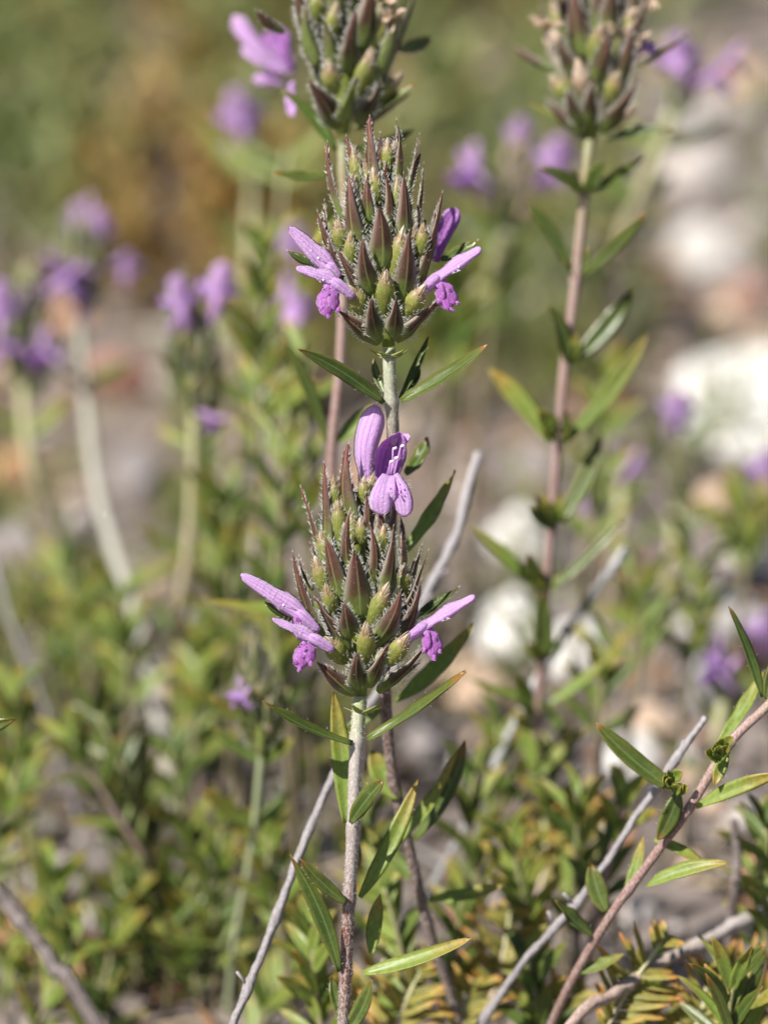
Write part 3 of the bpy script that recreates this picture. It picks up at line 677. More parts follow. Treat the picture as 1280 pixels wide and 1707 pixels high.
for b, t, w, bd, mt in [
    ((1010, 235, 2.5), (1122, 218, 2.2), 24, 8, LEAF_HERO), ((985, 240, 2.6), (880, 172, 2.8), 22, -6, LEAF_BACK), ((968, 322, 2.6), (900, 281, 2.3), 26, -7, LEAF_HERO),
    ((975, 320, 2.5), (1006, 270, 2.1), 32, -3, LEAF_HERO), ((985, 320, 2.8), (1075, 262, 3), 26, -6, LEAF_HERO), ((952, 455, 2.9), (874, 332, 2.8), 26, -8, LEAF_HERO),
    ((970, 458, 2.7), (1077, 350, 2.3), 22, -7, LEAF_HERO), ((948, 608, 2.8), (913, 507, 2.6), 34, -6, LEAF_HERO), ((958, 600, 2.9), (1055, 478, 3), 36, -9, LEAF_HERO),
    ((940, 738, 3.0), (1080, 552, 2.7), 34, -14, LEAF_BACK), ((915, 738, 3), (815, 615, 3.1), 38, -7, LEAF_PALE), ((925, 720, 2.9), (898, 682, 2.7), 34, 0, LEAF_PALE),
    ((936, 870, 3.1), (1002, 728, 3.2), 34, -7, LEAF_HERO), ((922, 882, 3), (880, 848, 2.7), 26, -4, LEAF_HERO), ((930, 875, 3), (905, 840, 2.8), 28, 0, LEAF_PALE),
    ((920, 980, 3.2), (1038, 866, 3.2), 20, -6, LEAF_HERO), ((905, 990, 3.3), (785, 876, 3.2), 24, -4, LEAF_PALE), ((900, 985, 3.3), (880, 920, 3), 26, 0, LEAF_HERO),
    ((912, 1095, 3.4), (905, 985, 3.1), 34, 4, LEAF_HERO), ((905, 1180, 3.6), (1015, 1095, 3.4), 24, -7, LEAF_PALE), ((890, 1170, 3.6), (775, 1128, 3.5), 22, 6, LEAF_BACK),
    ((880, 1180, 3.5), (862, 1125, 3.3), 30, 0, LEAF_PALE), ((890, 1290, 4), (860, 1180, 4), 30, -5, LEAF_PALE), ((885, 1300, 4), (960, 1220, 4.1), 24, -5, LEAF_BACK), ((875, 1330, 4), (800, 1270, 4), 24, 5, LEAF_BACK)]:
    leaf(Dp, b[:2] + (b[2] + .8,), t[:2] + (t[2] + .8,), w * .95, bd, mt, tilt=(0, U(-.3, .5)), n=12, cup=.45)
for i, (x, y, sz) in enumerate(withered_spots): withered(C, x, y, 1.8, sz, i + 20)
random.seed(14)
for x, y, D in ((974, 322, 3.4), (962, 457, 3.6), (950, 605, 3.7), (934, 735, 3.8), (922, 872, 3.9), (914, 985, 4.1), (906, 1100, 4.4), (894, 1190, 4.7), (884, 1300, 5.1), (872, 1390, 5.5)):
    for k in range(5):
        sg = random.choice((-1, 1)); leaf(Dp, (x + sg * 5, y, D - .05), (x + sg * U(8, 34), y - U(14, 52), D - U(.0, .3)), U(13, 20), -sg * 3, random.choice((LEAF_PALE, LEAF_HERO)), n=8, cup=.4, tilt=(0, U(-.3, .4)), name='axil_leaf')
# leaning stem at the right edge, nearly sharp
pathE = [(905, 1740, 1.8), (950, 1640, 1.3), (1015, 1530, .9), (1080, 1440, .7), (1150, 1345, .5), (1215, 1240, .4), (1285, 1170, .3), (1360, 1080, .2)]
E = empty('herb_sprig', P(905, 1740, 1.8), 'leaning leafy stem crossing the lower right corner with green buds in its axils', 'herb sprig', 'leafy sprigs without flowers')
stem(E, pathE, 7.5, 8, STEM_C, 350, nodes=(1480, 1340, 1240))
for b, t, w, bd, mt in [
    ((1270, 1162, .3), (1213, 1010, .2), 20, -6, LEAF_HERO), ((1276, 1165, .3), (1300, 1080, .3), 22, 3, LEAF_HERO), ((1200, 1235, .4), (1272, 1118, .7), 26, -6, LEAF_PALE), ((1210, 1250, .3), (1190, 1310, .2), 24, 0, LEAF_PALE),
    ((1160, 1345, .4), (1300, 1290, 0), 28, 6, LEAF_PALE), ((1125, 1318, .5), (992, 1204, .5), 34, 8, LEAF_HERO), ((1130, 1320, .4), (1095, 1400, .5), 34, 5, LEAF_HERO),
    ((1075, 1478, .6), (1215, 1438, .3), 28, 10, LEAF_PALE), ((1090, 1400, .7), (1180, 1450, .6), 20, 8, LEAF_PALE), ((1040, 1500, .8), (1072, 1392, .9), 22, -5, LEAF_PALE), ((1010, 1520, .9), (985, 1440, 1), 34, 4, LEAF_HERO),
    ((990, 1560, 1), (925, 1500, .8), 30, 5, LEAF_HERO), ((960, 1620, 1.2), (1040, 1590, 1), 22, -5, LEAF_BACK)]:
    leaf(E, b, t, w, bd, mt, tilt=(0, U(-.2, .5)), hairs=4)
for x, y, D in ((1200, 1252, .25), (1196, 1268, .2), (1122, 1300, .35), (1108, 1312, .3), (1125, 1322, .3)):
    for k in range(3): leaf(E, (x, y, D), (x + U(-24, 24), y - U(0, 26), D - .15), 22, 2, LEAF_PALE, 'blunt', n=8, cup=.5, name='bud_leaf', r=.1)

# plants further back: (label, path root->top, r0, r1, stem material, spike or None, leaves n, flowers)
random.seed(9)
def back_plant(label, path, r0, r1, mat, spike=None, leafn=0, flowers=(), name='flowering_herb', cat='herb plant', group=G_B, lw=(16, 26), ll=(70, 120), lm=(LEAF_BACK,), green=False, dry=False, frm=0.0):
    o = empty(name, P(*path[0]), label, cat, group)
    stem(o, path, r0, r1, mat, sides=8, k=5)
    par = o
    if spike:
        src, base, tip, turn, sc, keep = spike
        mats = {'bract': [BRACT_GREEN], 'calyx': [CALYX]} if green else ({'bract': [BRACT, CALYX_PALE], 'calyx': [CALYX_PALE]} if dry else {'bract': [BRACT, BRACT_GREEN], 'calyx': [CALYX]})
        par = copy_spike(src, o, base, tip, turn, sc, mats, keep=keep, seed=int(base[0]))
    pts = catmull([Vector(q) for q in path], 6)
    for i in range(leafn):
        s = frm + (1 - frm) * (i // 2 + .6) / (leafn / 2 + .4); q = pts[min(len(pts) - 1, int(s * (len(pts) - 1)))]
        sg = 1 if i % 2 else -1; L = U(*ll)
        leaf(o, tuple(q), (q[0] + sg * L * U(.45, .9), q[1] - L * U(.35, .9), q[2] + U(-.5, .5)), U(*lw), -sg * L * .07, random.choice(lm), n=8, tilt=(0, U(-.3, .5)))
    for f in flowers: put_flower(par, *f)
    return o
back_plant('straw-coloured stem with a green head under two upright lilac flowers, left of centre',
           [(284, 1130, 10), (296, 1050, 9.6), (310, 960, 9), (322, 840, 8.5), (325, 700, 8), (318, 600, 8)], 12, 9, STEM_D, (A, (322, 695, 8), (306, 500, 8), 1, .74, .95), 6,
           [(299, 488, 7.6, 100, .1, .85), (300, 520, 7.7, 60, .2, .6), (368, 470, 7.6, 78, .1, .95), (362, 505, 8, 70, 0, .6), (366, 700, 7.6, -20, .4, .6)], green=True)
back_plant('pale grey stem far left carrying a cluster of lilac flowers at three heights',
           [(268, 1200, 10), (232, 1040, 10.5), (195, 930, 11), (160, 800, 11.5), (142, 640, 12), (132, 490, 12), (134, 400, 12)], 13, 7, STEM_E, (B_, (132, 520, 12), (140, 300, 12), .5, .68, .85), 4,
           [(135, 360, 12, 100, .2, .8), (165, 375, 12, 80, .2, .9), (150, 350, 12.5, 60, 0, .8), (105, 445, 11.6, 170, .4, .9), (125, 460, 11.5, 30, .3, .9), (138, 490, 11.8, 90, .3, .7), (88, 440, 12, 150, 0, .7), (212, 440, 14, 80, .3, .7)], green=True)
back_plant('tan stem bending at the left edge under a loose pale head with violet flowers',
           [(150, 1110, 14), (112, 960, 13), (84, 870, 12.5), (52, 770, 12), (38, 640, 12), (40, 560, 12)], 14, 8, STEM_D, (A, (38, 670, 12), (40, 480, 12), 2, .85, .85), 4,
           [(2, 500, 11.5, 90, .2, 1.1), (5, 560, 11.6, 70, .2, 1.0), (48, 500, 12, 85, .3, .9), (78, 572, 11.6, 60, .3, .85), (85, 595, 11.5, -60, .4, .85)], green=True)
back_plant('thin grey stem between the straw-coloured stem and the lower head', [(408, 1120, 9), (420, 960, 8), (432, 840, 8), (440, 700, 8), (444, 640, 8)], 8, 4, STEM_E, None, 6, (), 'herb_sprig', 'herb sprig', 'leafy sprigs without flowers')
back_plant('pale stem with sparse green leaves left of the upper head, lilac flower beside its tip',
           [(370, 900, 17), (395, 640, 16), (412, 480, 15), (420, 330, 15), (428, 150, 14)], 10, 7, STEM_D, (A, (428, 230, 14), (430, 60, 14), 2, .6, .6), 8, [(398, 180, 13.5, 100, .2, 1.1), (405, 205, 14, 60, .2, .8)], ll=(80, 150), lw=(24, 36), green=True)
back_plant('grey-green stem just left of the upper head behind its lilac flowers', [(446, 800, 14), (458, 560, 13), (470, 330, 12), (480, 250, 12)], 7, 3, STEM_D, None, 10, [(487, 520, 11, -80, .4, 1.0), (492, 395, 12, 90, .3, .8)], ll=(70, 130), lw=(22, 30), frm=.2)
back_plant('young pale green head with one small lilac flower left of the lower stem',
           [(400, 1520, 5.2), (422, 1400, 4.6), (436, 1250, 4.0), (434, 1190, 4.0)], 6, 6, STEM_F, (A, (436, 1262, 3.9), (425, 1080, 3.9), 1.2, .58, .9), 6, [(398, 1150, 3.7, 110, .3, .5), (412, 1158, 3.6, 40, .3, .45)], ll=(60, 110), lw=(22, 30), green=True, frm=.3)
back_plant('faded pinkish head with violet flowers either side, between the upper head and the right stem',
           [(690, 700, 15), (760, 560, 14), (820, 455, 13), (848, 380, 12)], 13, 15, STEM_D, (B_, (850, 385, 12), (868, 180, 12), 1.5, .62, .9), 6,
           [(788, 275, 11.6, 110, .3, 1.1), (795, 298, 11.5, -60, .4, .9), (928, 255, 11.8, 80, .3, 1.0), (925, 300, 11.8, -60, .3, .8), (868, 215, 12, 90, .3, .7)], dry=True)
back_plant('soft green head at the top right with a violet flower on each side',
           [(1000, 700, 15), (1030, 430, 13.5), (1085, 290, 12.5), (1120, 190, 12)], 11, 12, STEM_D, (A, (1122, 195, 12), (1160, 30, 12), 1.5, .55, .7), 8,
           [(1132, 85, 11.6, 95, .3, 1.0), (1130, 105, 11.6, -80, .3, .8), (1205, 115, 11.6, 30, .3, 1.0), (1225, 95, 11.8, 40, .2, .8)], ll=(90, 150), lw=(24, 34), green=True)
back_plant('small plant with two lilac flowers right of the rose-brown stem', [(1000, 1080, 13), (1030, 900, 12), (1035, 800, 12)], 8, 10, STEM_D, (A, (1035, 850, 12), (1030, 740, 12), 1, .4, .6), 6,
           [(1022, 750, 11.8, 90, .3, .8), (1060, 770, 11.8, 50, .3, .7), (975, 835, 12, 60, .3, .6)], green=True)
back_plant('dark small head with a violet tip standing before the big white rock', [(1090, 1080, 13), (1115, 960, 12), (1128, 850, 12)], 9, 9, STEM_D, (B_, (1130, 860, 12), (1130, 700, 12), 2, .5, .9), 6, [(1132, 672, 11.8, 90, .3, .8), (1128, 690, 11.8, 60, .3, .6)])
back_plant('low plant with bright violet flowers near the right edge', [(1150, 1330, 9), (1190, 1240, 8), (1205, 1160, 8)], 8, 9, STEM_D, (A, (1208, 1180, 8), (1200, 1080, 8), 2, .35, .6), 4, [(1195, 1088, 7.8, 110, .3, .75), (1215, 1118, 7.8, 30, .3, .75), (1200, 1130, 7.7, -70, .3, .7)], green=True)
back_plant('violet flowers cut by the right edge beside pale stones', [(1290, 1200, 11), (1285, 1100, 10)], 8, 8, STEM_D, None, 2, [(1276, 1040, 9.8, 90, .3, .8), (1282, 770, 11, 100, .3, .9)])

# ------------------------------------------------------------------ dry twigs
def twig(label, path, r0, r1, mat, cat='twig', name='dry_twig', group='dry twigs', knots=3, stubs=0):
    W_ = [P(*q) for q in path]; d = (W_[0] - W_[1]).normalized(); e_ = W_[0].copy(); d.z = min(d.z, -.9)
    for _ in range(400):
        if e_.z < hill(e_.x, e_.y) - .05: break
        e_ = e_ + d * .1
    if (e_ - W_[0]).length > .3: W_ = [e_] + W_
    pts = catmull(W_, 22); L = len(pts) - 1; mb = MB(); random.seed(int(path[0][0]))
    pts = [p + Vector((noise.noise(p * 1.1), noise.noise(p * 1.1 + Vector((5, 0, 0))), 0)) * .05 + Vector((noise.noise(p * 4), 0, 0)) * .02 for p in pts]
    kn = [U(.1, .9) for _ in range(knots)]
    tube(mb, pts, lambda s: px(r0 + (r1 - r0) * s) * (1 + sum(.35 * math.exp(-((s - k) * 45) ** 2) for k in kn) + .14 * noise.noise(Vector((s * 25, r0, 0)))), 14, rib=.06, rough=.3)
    for k in range(stubs):
        i = int(kn[k % knots] * L); d = Vector((U(-1, 1), U(-.6, .4), U(.2, 1))).normalized()
        tube(mb, [pts[i], pts[i] + d * .12, pts[i] + d * .22], px(r0 * .4), 6)
    o = mb.build(name, [mat], None, pts[0]); return tag(o, label, cat, group)
twig('long bare grey twig leaning from the bottom edge up behind the lower head', [(370, 1760, .4), (430, 1600, .6), (480, 1475, .8), (548, 1300, 1.2), (640, 1130, 2), (718, 975, 2.8), (762, 880, 3.1), (800, 755, 3.4)], 6.5, 7.5, TWIG, knots=6, stubs=4)
twig('grey twig with a pale broken tip leaning through the lower right leaves', [(770, 1760, 1.8), (860, 1620, 1.6), (940, 1530, 1.4), (1010, 1435, 1.3), (1085, 1330, 1.2), (1140, 1250, 1.1), (1178, 1196, 1.0)], 7.5, 5.5, TWIG, knots=6, stubs=3)
twig('black and white weathered twig tip right of the rose-brown stem', [(900, 1130, 5), (945, 1050, 5), (1000, 975, 5), (1040, 915, 5)], 8, 9, TWIG_W, knots=3)
twig('short dark twig with knots standing near the right edge', [(1218, 1530, 3.2), (1222, 1470, 3), (1228, 1420, 3), (1222, 1365, 2.9)], 10, 7, TWIG_D, knots=3, stubs=3)
twig('thick pinkish grey branch lying in the bottom right corner', [(930, 1740, .8), (1020, 1660, 1.2), (1090, 1612, 1.6), (1190, 1560, 2.2), (1300, 1500, 3)], 9, 11, TWIG_P, knots=3)
twig('thick dark branch out of focus in the bottom left corner', [(190, 1740, -3.5), (90, 1610, -3.4), (20, 1520, -3.3), (-60, 1420, -3.2)], 12, 10, TWIG_D, knots=2)
twig('blurred grey twig slanting down at the left edge', [(90, 1230, 9), (60, 1140, 9), (25, 1050, 9), (-10, 930, 9)], 6, 6, TWIG, knots=2)

# ------------------------------------------------------------------ ground
mb = MB(); xs = []
def axis(lo, hi, step, far):
    a = [lo + i * step for i in range(int((hi - lo) / step) + 1)]
    k = step; x = a[-1]; pre = []; post = []
    while x < far: k *= 1.5; x += k; post.append(x)
    k = step; x = a[0]
    while x > -far: k *= 1.5; x -= k; pre.insert(0, x)
    return pre + a + post
gx = axis(-32, 32, .4, 9000); gy = axis(-8, 80, .4, 9000)
vs = []; 
for y in gy:
    for x in gx:
        z = hill(x, y) if abs(x) < 200 and abs(y) < 300 else GZ + .012 * max(0, min(y, 300) - 30)
        if abs(x) < 34 and -9 < y < 82: z += .12 * noise.fractal(Vector((x * .9, y * .9, 0)), 1, 2, 4) + .05 * noise.noise(Vector((x * 3.1, y * 3.1, 4)))
        vs.append(Vector((x, y, z)))
nx = len(gx)
mb.add(vs, [(j * nx + i, j * nx + i + 1, (j + 1) * nx + i + 1, (j + 1) * nx + i) for j in range(len(gy) - 1) for i in range(nx - 1)])
m, nt = newmat('soil')
tc = nt.nodes.new('ShaderNodeTexCoord').outputs['Object']
n1 = noise_(nt, .22, 5, tc); n2 = noise_(nt, 1.3, 6, tc, .65); n3 = noise_(nt, .09, 3, tc)
c = ramp(nt, math_(nt, 'MULTIPLY_ADD', n1, 1.8, -.4, clamp=True), [(0, (.04, .032, .028)), (.4, (.105, .083, .073)), (.7, (.19, .155, .138)), (1, (.27, .17, .115))])
c = mixc(nt, math_(nt, 'MULTIPLY_ADD', n2, 3.0, -1.2, clamp=True), c, (.33, .285, .255))
c = mixc(nt, math_(nt, 'MULTIPLY_ADD', n2, -6.0, 2.5, clamp=True), c, (.07, .055, .045))
finish(m, nt, c, .95, 0, (1, 1, 1), noise_(nt, 5, 6, tc), .9, .12, .2)
tag(mb.build('ground', [m], None, Vector((0, 0, 0))), 'stony brown soil under the herbs', None, None, 'structure')

# rocks one can point at: x, y of the foot in the picture, width and height in photo pixels, kind, label
from mathutils import noise as _n
def rock_mesh(mb, c, sx, sy, sz, seed, mat=0, r=0., sub=4, rot=0.):
    import bmesh
    bm = bmesh.new(); bmesh.ops.create_icosphere(bm, subdivisions=sub, radius=1)
    rs = random.Random(seed); planes = [(Vector((rs.uniform(-1, 1), rs.uniform(-1, 1), rs.uniform(-.6, 1))).normalized(), rs.uniform(.62, .88)) for _ in range(9)]
    vs = []; o = Vector((seed * 1.7, seed * .3, 0)); ca, sa = math.cos(rot), math.sin(rot)
    for v in bm.verts:
        p = v.co.copy()
        for n, d in planes:
            k = p.dot(n)
            if k > d: p -= n * (k - d) * .92
        p *= 1 + .10 * noise.noise(p * 2.2 + o) + .04 * noise.noise(p * 6 + o)
        x, y = p.x * sx, p.y * sy
        vs.append(c + Vector((x * ca - y * sa, x * sa + y * ca, p.z * sz)))
    mb.add(vs, [tuple(v.index for v in f.verts) for f in bm.faces], mat, .5, r); bm.free()
rocks = [
    (1330, 745, 430, 135, 'bright', 'big bright white rock cut by the right edge'),
    (868, 925, 105, 80, 'bright', 'white stone behind the rose-brown stem at mid height'),
    (1180, 455, 115, 90, 'white', 'rounded white stone upper right, above the big white rock'),
    (1160, 310, 150, 70, 'pale', 'pale flat stone in the upper right above the rounded white one'),
    (1245, 420, 90, 60, 'pale', 'small pale stone touching the right edge in the upper right'),
    (1205, 540, 90, 45, 'peach', 'beige stone just above the big white rock'),
    (1270, 600, 80, 50, 'peach', 'tan stone partly behind the upper edge of the big white rock'),
    (870, 1100, 130, 120, 'bright', 'broad whitish stone behind the rose-brown stem, lower half'),
    (960, 1130, 110, 110, 'bright', 'whitish stone right of the rose-brown stem behind the weathered twig'),
    (1195, 1060, 150, 90, 'white', 'whitish stone behind the low grassy leaves at right'),
    (1170, 1190, 110, 110, 'white', 'white stone behind the low violet flowers'),
    (1250, 960, 120, 55, 'pale', 'pale stone at the right edge above the low violet flowers'),
    (1080, 1235, 120, 60, 'peach', 'cream flat stone above the dark leaf of the leaning stem'),
    (1045, 1330, 105, 120, 'bright', 'white stone low right under the dark leaf of the leaning stem'),
    (770, 1330, 80, 90, 'pale', 'pale stone right of the leaves of the brown stem'),
    (1062, 1545, 62, 55, 'pale', 'round beige pebble beside the leaning stem'),
    (990, 1400, 90, 34, 'white', 'thin whitish slab under the grey twig, lower right'),
    (1190, 880, 80, 90, 'peach', 'peach-coloured stone right of the small dark head'),
    (1262, 1130, 70, 90, 'red', 'rust-coloured stone near the right edge'),
    (780, 1175, 130, 90, 'peach', 'salmon stone right of the lower flower head'),
    (715, 1260, 90, 70, 'mauve', 'grey stone just right of the lower stem'),
    (450, 1515, 68, 70, 'peach', 'yellowish peach stone left of the long grey twig'),
    (140, 1635, 170, 75, 'orange', 'large orange stone in the lower left'),
    (15, 1590, 90, 80, 'orange', 'orange stone at the left edge near the bottom'),
    (285, 1680, 60, 45, 'orange', 'small orange stone near the bottom left'),
    (172, 1550, 70, 50, 'white', 'small pinkish white stone above the large orange one'),
    (392, 1120, 55, 55, 'red', 'small salmon red stone left of the lower head'),
    (60, 1000, 220, 130, 'mauve', 'large grey-mauve rock at the left behind the tan stem'),
    (110, 1130, 170, 110, 'mauve', 'dark mauve rock lower down at the left'),
    (225, 830, 110, 85, 'mauve', 'grey-mauve stone between the grey and the straw-coloured stems'),
    (350, 1370, 130, 90, 'brown', 'brown stone left of the young green head'),
    (490, 1360, 90, 70, 'mauve', 'dark grey stone right of the young green head'),
    (205, 670, 130, 80, 'red', 'reddish brown stone behind the pale grey stem'),
    (20, 820, 90, 80, 'orange', 'ochre stone at the left edge at mid height'),
    (890, 800, 120, 50, 'mauve', 'grey stone above the white stone at mid height'),
    (1010, 690, 120, 60, 'red', 'dark reddish stone left of the big white rock'),
    (1110, 620, 110, 60, 'brown', 'brown stone touching the left tip of the big white rock'),
    (1060, 520, 130, 60, 'mauve', 'grey stone right of the rose-brown stem in the upper half'),
    (820, 680, 150, 60, 'brown', 'dark brown stone right of the upper stem'),
    (60, 1420, 110, 80, 'mauve', 'grey stone at the lower left behind the leaves'),
    (80, 1500, 130, 70, 'pale', 'pale mauve stone above the large orange one at left'),
    (1240, 1390, 80, 60, 'pale', 'pale stone behind the short dark twig'),
]
for i, (x, y, w, h, kd, lb) in enumerate(rocks):
    g, D = ground_at(x, y); W = px(w, D) * .5; H = px(h, D) * .5
    random.seed(i + 5)
    mb = MB(); rot = U(-.3, .3)
    rock_mesh(mb, Vector((0, 0, 0)), W * 1.1, W * U(.75, 1.0), max(H * 1.35, W * .35), i + 3, 0, RND(), 4, rot)
    o = mb.build('rock', [ROCKM[kd]], None, Vector((0, 0, 0))); o.location = Vector((g.x, g.y + W * .4, g.z + H * .55)); WO[o.name] = o.location.copy()
    tag(o, lb, 'rock', 'rocks lying on the soil')

# gravel between them
mb = MB(); random.seed(90)
cols = ['pale', 'mauve', 'brown', 'peach', 'white', 'orange', 'red']; wts = [12, 26, 32, 10, 5, 9, 6]
for k in range(1900):
    y = -4 + 78 * RND() ** 1.25; x = U(-1, 1) * (6.5 + (y + 35) * .16)
    s = U(.08, .26) * (1 + y * .03); c = random.choices(range(7), wts)[0]
    rock_mesh(mb, Vector((x, y, hill(x, y) + s * .25)), s * U(.8, 1.4), s * U(.7, 1.2), s * U(.45, .8), k + 100, c, RND(), 1 if s < .35 else 2, U(0, 3))
tag(mb.build('gravel', [ROCKM[c] for c in cols], None, Vector((0, 0, GZ))), 'fine mixed gravel strewn over the soil', None, None, 'stuff')

# dead leaves and broken straws between the stones
mb = MB(); random.seed(17)
for k in range(2600):
    y = -3 + 60 * RND() ** 1.3; x = U(-1, 1) * (6 + (y + 35) * .15); z = hill(x, y) + U(.02, .16)
    a = U(0, 6.28); l = U(.25, 1.0) * (1 + y * .02); d = Vector((math.cos(a), math.sin(a), U(-.25, .35))) * l
    c = Vector((x, y, z)); m = c + d * .5 + Vector((U(-.1, .1), U(-.1, .1), U(0, .12))) * l
    blade_low(mb, bez(c, m, c + d, 3), l * random.choice((.05, .08, .18)), Vector((U(-.5, .5), U(-.8, .2), 1)).normalized(), RND(), random.randrange(3))
STRAW = mat_simple('straw', (.30, .23, .14), (.48, .38, .25), 3, .8); DEAD = mat_simple('dead_leaf', (.16, .09, .05), (.30, .17, .09), 3, .8); DUSK = mat_simple('dead_grey', (.20, .18, .16), (.36, .33, .31), 3, .85)
tag(mb.build('leaf_litter', [STRAW, DEAD, DUSK], None, Vector((0, 0, GZ))), 'dead narrow leaves and straws strewn on the soil', None, None, 'stuff')

# ------------------------------------------------------------------ low growth
def sprig_geo(mb, base, up, L, npairs, ll, lw, r, low=True, smat=1):
    """stem with opposite narrow leaves, small tufts in the axils"""
    side = up.orthogonal().normalized(); side = Quaternion(up, U(0, 6.28)) @ side
    bendv = side * U(-.25, .25) * L + Vector((U(-.2, .2), U(-.2, .2), 0)) * L
    pts = bez(base, base + up * L * .5, base + up * L + bendv, 6)
    tube(mb, pts, lambda s: .026 * (1 - .5 * s), 5, smat, r=r, cap=False)
    fr = frames(pts, side)
    for k in range(npairs):
        s = .12 + .85 * k / max(1, npairs - 1); i = min(5, int(s * 6)); p = pts[i].lerp(pts[i + 1], s * 6 - i); T = fr[i][1]
        a0 = k * 1.57 + U(-.3, .3)
        for j in range(2):
            a = a0 + j * math.pi; d = fr[i][2] * math.cos(a) + fr[i][3] * math.sin(a)
            l = ll * U(.7, 1.15) * (1 - .35 * s); op = U(.5, 1.0)
            t = p + (d * op + T * U(.5, .95)).normalized() * l
            m = (p + t) / 2 + (T * -.5 + d * .3) * l * .18
            N = (T - d * .3).normalized()
            blade_low(mb, bez(p, m, t, 4), lw * U(.8, 1.15), N, min(1, max(0, r + U(-.25, .25))))
mb = MB(); random.seed(41)
def veg_density(x, y):
    n_ = noise.noise(Vector((x * .12, y * .12, 9.2)))
    left = 1 / (1 + math.exp((x + .04 * y - 0.5) * .5))
    near = max(0, 1 - (y + 2) / 16)
    return .15 * near + .34 * left + .9 * n_ - (.25 if x > 3 and y > 5 else 0)
cnt = 0
while cnt < 290:                                       # near and middle distance
    y = -1.5 + 30 * RND() ** 1.3; x = U(-1, 1) * (5.5 + (y + 35) * .14)
    if RND() > veg_density(x, y) + .12: continue
    if y < 3.0 and x < 1.5: continue
    if x < -.5 and y < 9 and RND() < .45: continue
    up = Vector((U(-.5, .5), U(-.4, .4), 1)).normalized(); L = U(.9, 2.2)
    if y < 2.0: L = U(.7, 1.7)
    sprig_geo(mb, Vector((x, y, hill(x, y))), up, L, random.randint(5, 7), U(.75, 1.35), U(.085, .14), RND() * .9 + .1)
    cnt += 1
tag(mb.build('undergrowth', [LEAF_BACK, STEM_O], None, Vector((0, 0, GZ))), 'tangled low growth of small narrow green leaves over the soil', None, None, 'stuff')
mb = MB(); cnt = 0
while cnt < 430:                                       # far left: dense dry and grey-green growth
    y = 24 + 50 * RND(); x = U(-1, .75) * (5.5 + (y + 35) * .15)
    if RND() > 1 / (1 + math.exp((x - 1.5 + .0 * y) * .45)) * (.55 + 1.3 * noise.noise(Vector((x * .22, y * .1, 5.)))) + .03: continue
    up = Vector((U(-.5, .5), U(-.4, .4), 1)).normalized(); k = 1 + (y - 16) * .02
    sprig_geo(mb, Vector((x, y, hill(x, y))), up, U(1.2, 3.4) * k, random.randint(4, 6), U(.8, 1.4) * k, U(.2, .34) * k, max(0, min(1, .3 + 1.3 * noise.noise(Vector((x * .16, y * .12, 2.))) + U(-.15, .15))))
    cnt += 1
tag(mb.build('undergrowth', [LEAF_GREY, LEAF_GREY], None, Vector((0, 0, GZ))), 'mass of dry ochre and grey-green growth far behind', None, None, 'stuff')

# sprigs one can point at
G_S = 'leafy sprigs without flowers'
def sprig(label, b, t, n, ll, lw, lm, sm=STEM_O, seed=0, dd=.5, r0=6.5, r1=4, spread=(.5, .95)):
    if b[0] < 460 and b[2] < 5: b = (b[0], b[1], b[2] + 3.0); t = (t[0], t[1], t[2] + 3.0)
    random.seed(seed); path = [b, ((b[0] + t[0]) / 2 + U(-12, 12), (b[1] + t[1]) / 2, (b[2] + t[2]) / 2), t]
    o = empty('herb_sprig', P(*b), label, 'herb sprig', G_S)
    stem(o, path, r0, r1, sm, sides=8, k=6)
    L = math.hypot(t[0] - b[0], t[1] - b[1]); ux, uy = (t[0] - b[0]) / L, (t[1] - b[1]) / L; pts = catmull([Vector(q) for q in path], 6)
    for i in range(n):
        s = .08 + .92 * (i // 2) / max(1, (n - 1) // 2); q = pts[min(len(pts) - 1, int(s * (len(pts) - 1)))]; sg = 1 if i % 2 else -1
        l = ll * U(.75, 1.2) * (1 - .25 * s); a = U(*spread)
        if (i // 2) % 2: a *= .55
        dx = ux * math.cos(a) - sg * uy * -math.sin(a) * -1; dy = uy * math.cos(a) + sg * ux * math.sin(a)
        dx = ux * math.cos(a) - sg * uy * math.sin(a)
        leaf(o, (q[0], q[1], q[2]), (q[0] + dx * l, q[1] + dy * l, q[2] + U(-dd, dd)), lw * U(.8, 1.15), sg * l * U(.03, .1), random.choice(lm), n=10, tilt=(U(-.3, .3), U(-.3, .5)))
    return o
LB = (LEAF_HERO, LEAF_BACK, LEAF_BACK); LP = (LEAF_PALE, LEAF_BACK); LH = (LEAF_HERO,)
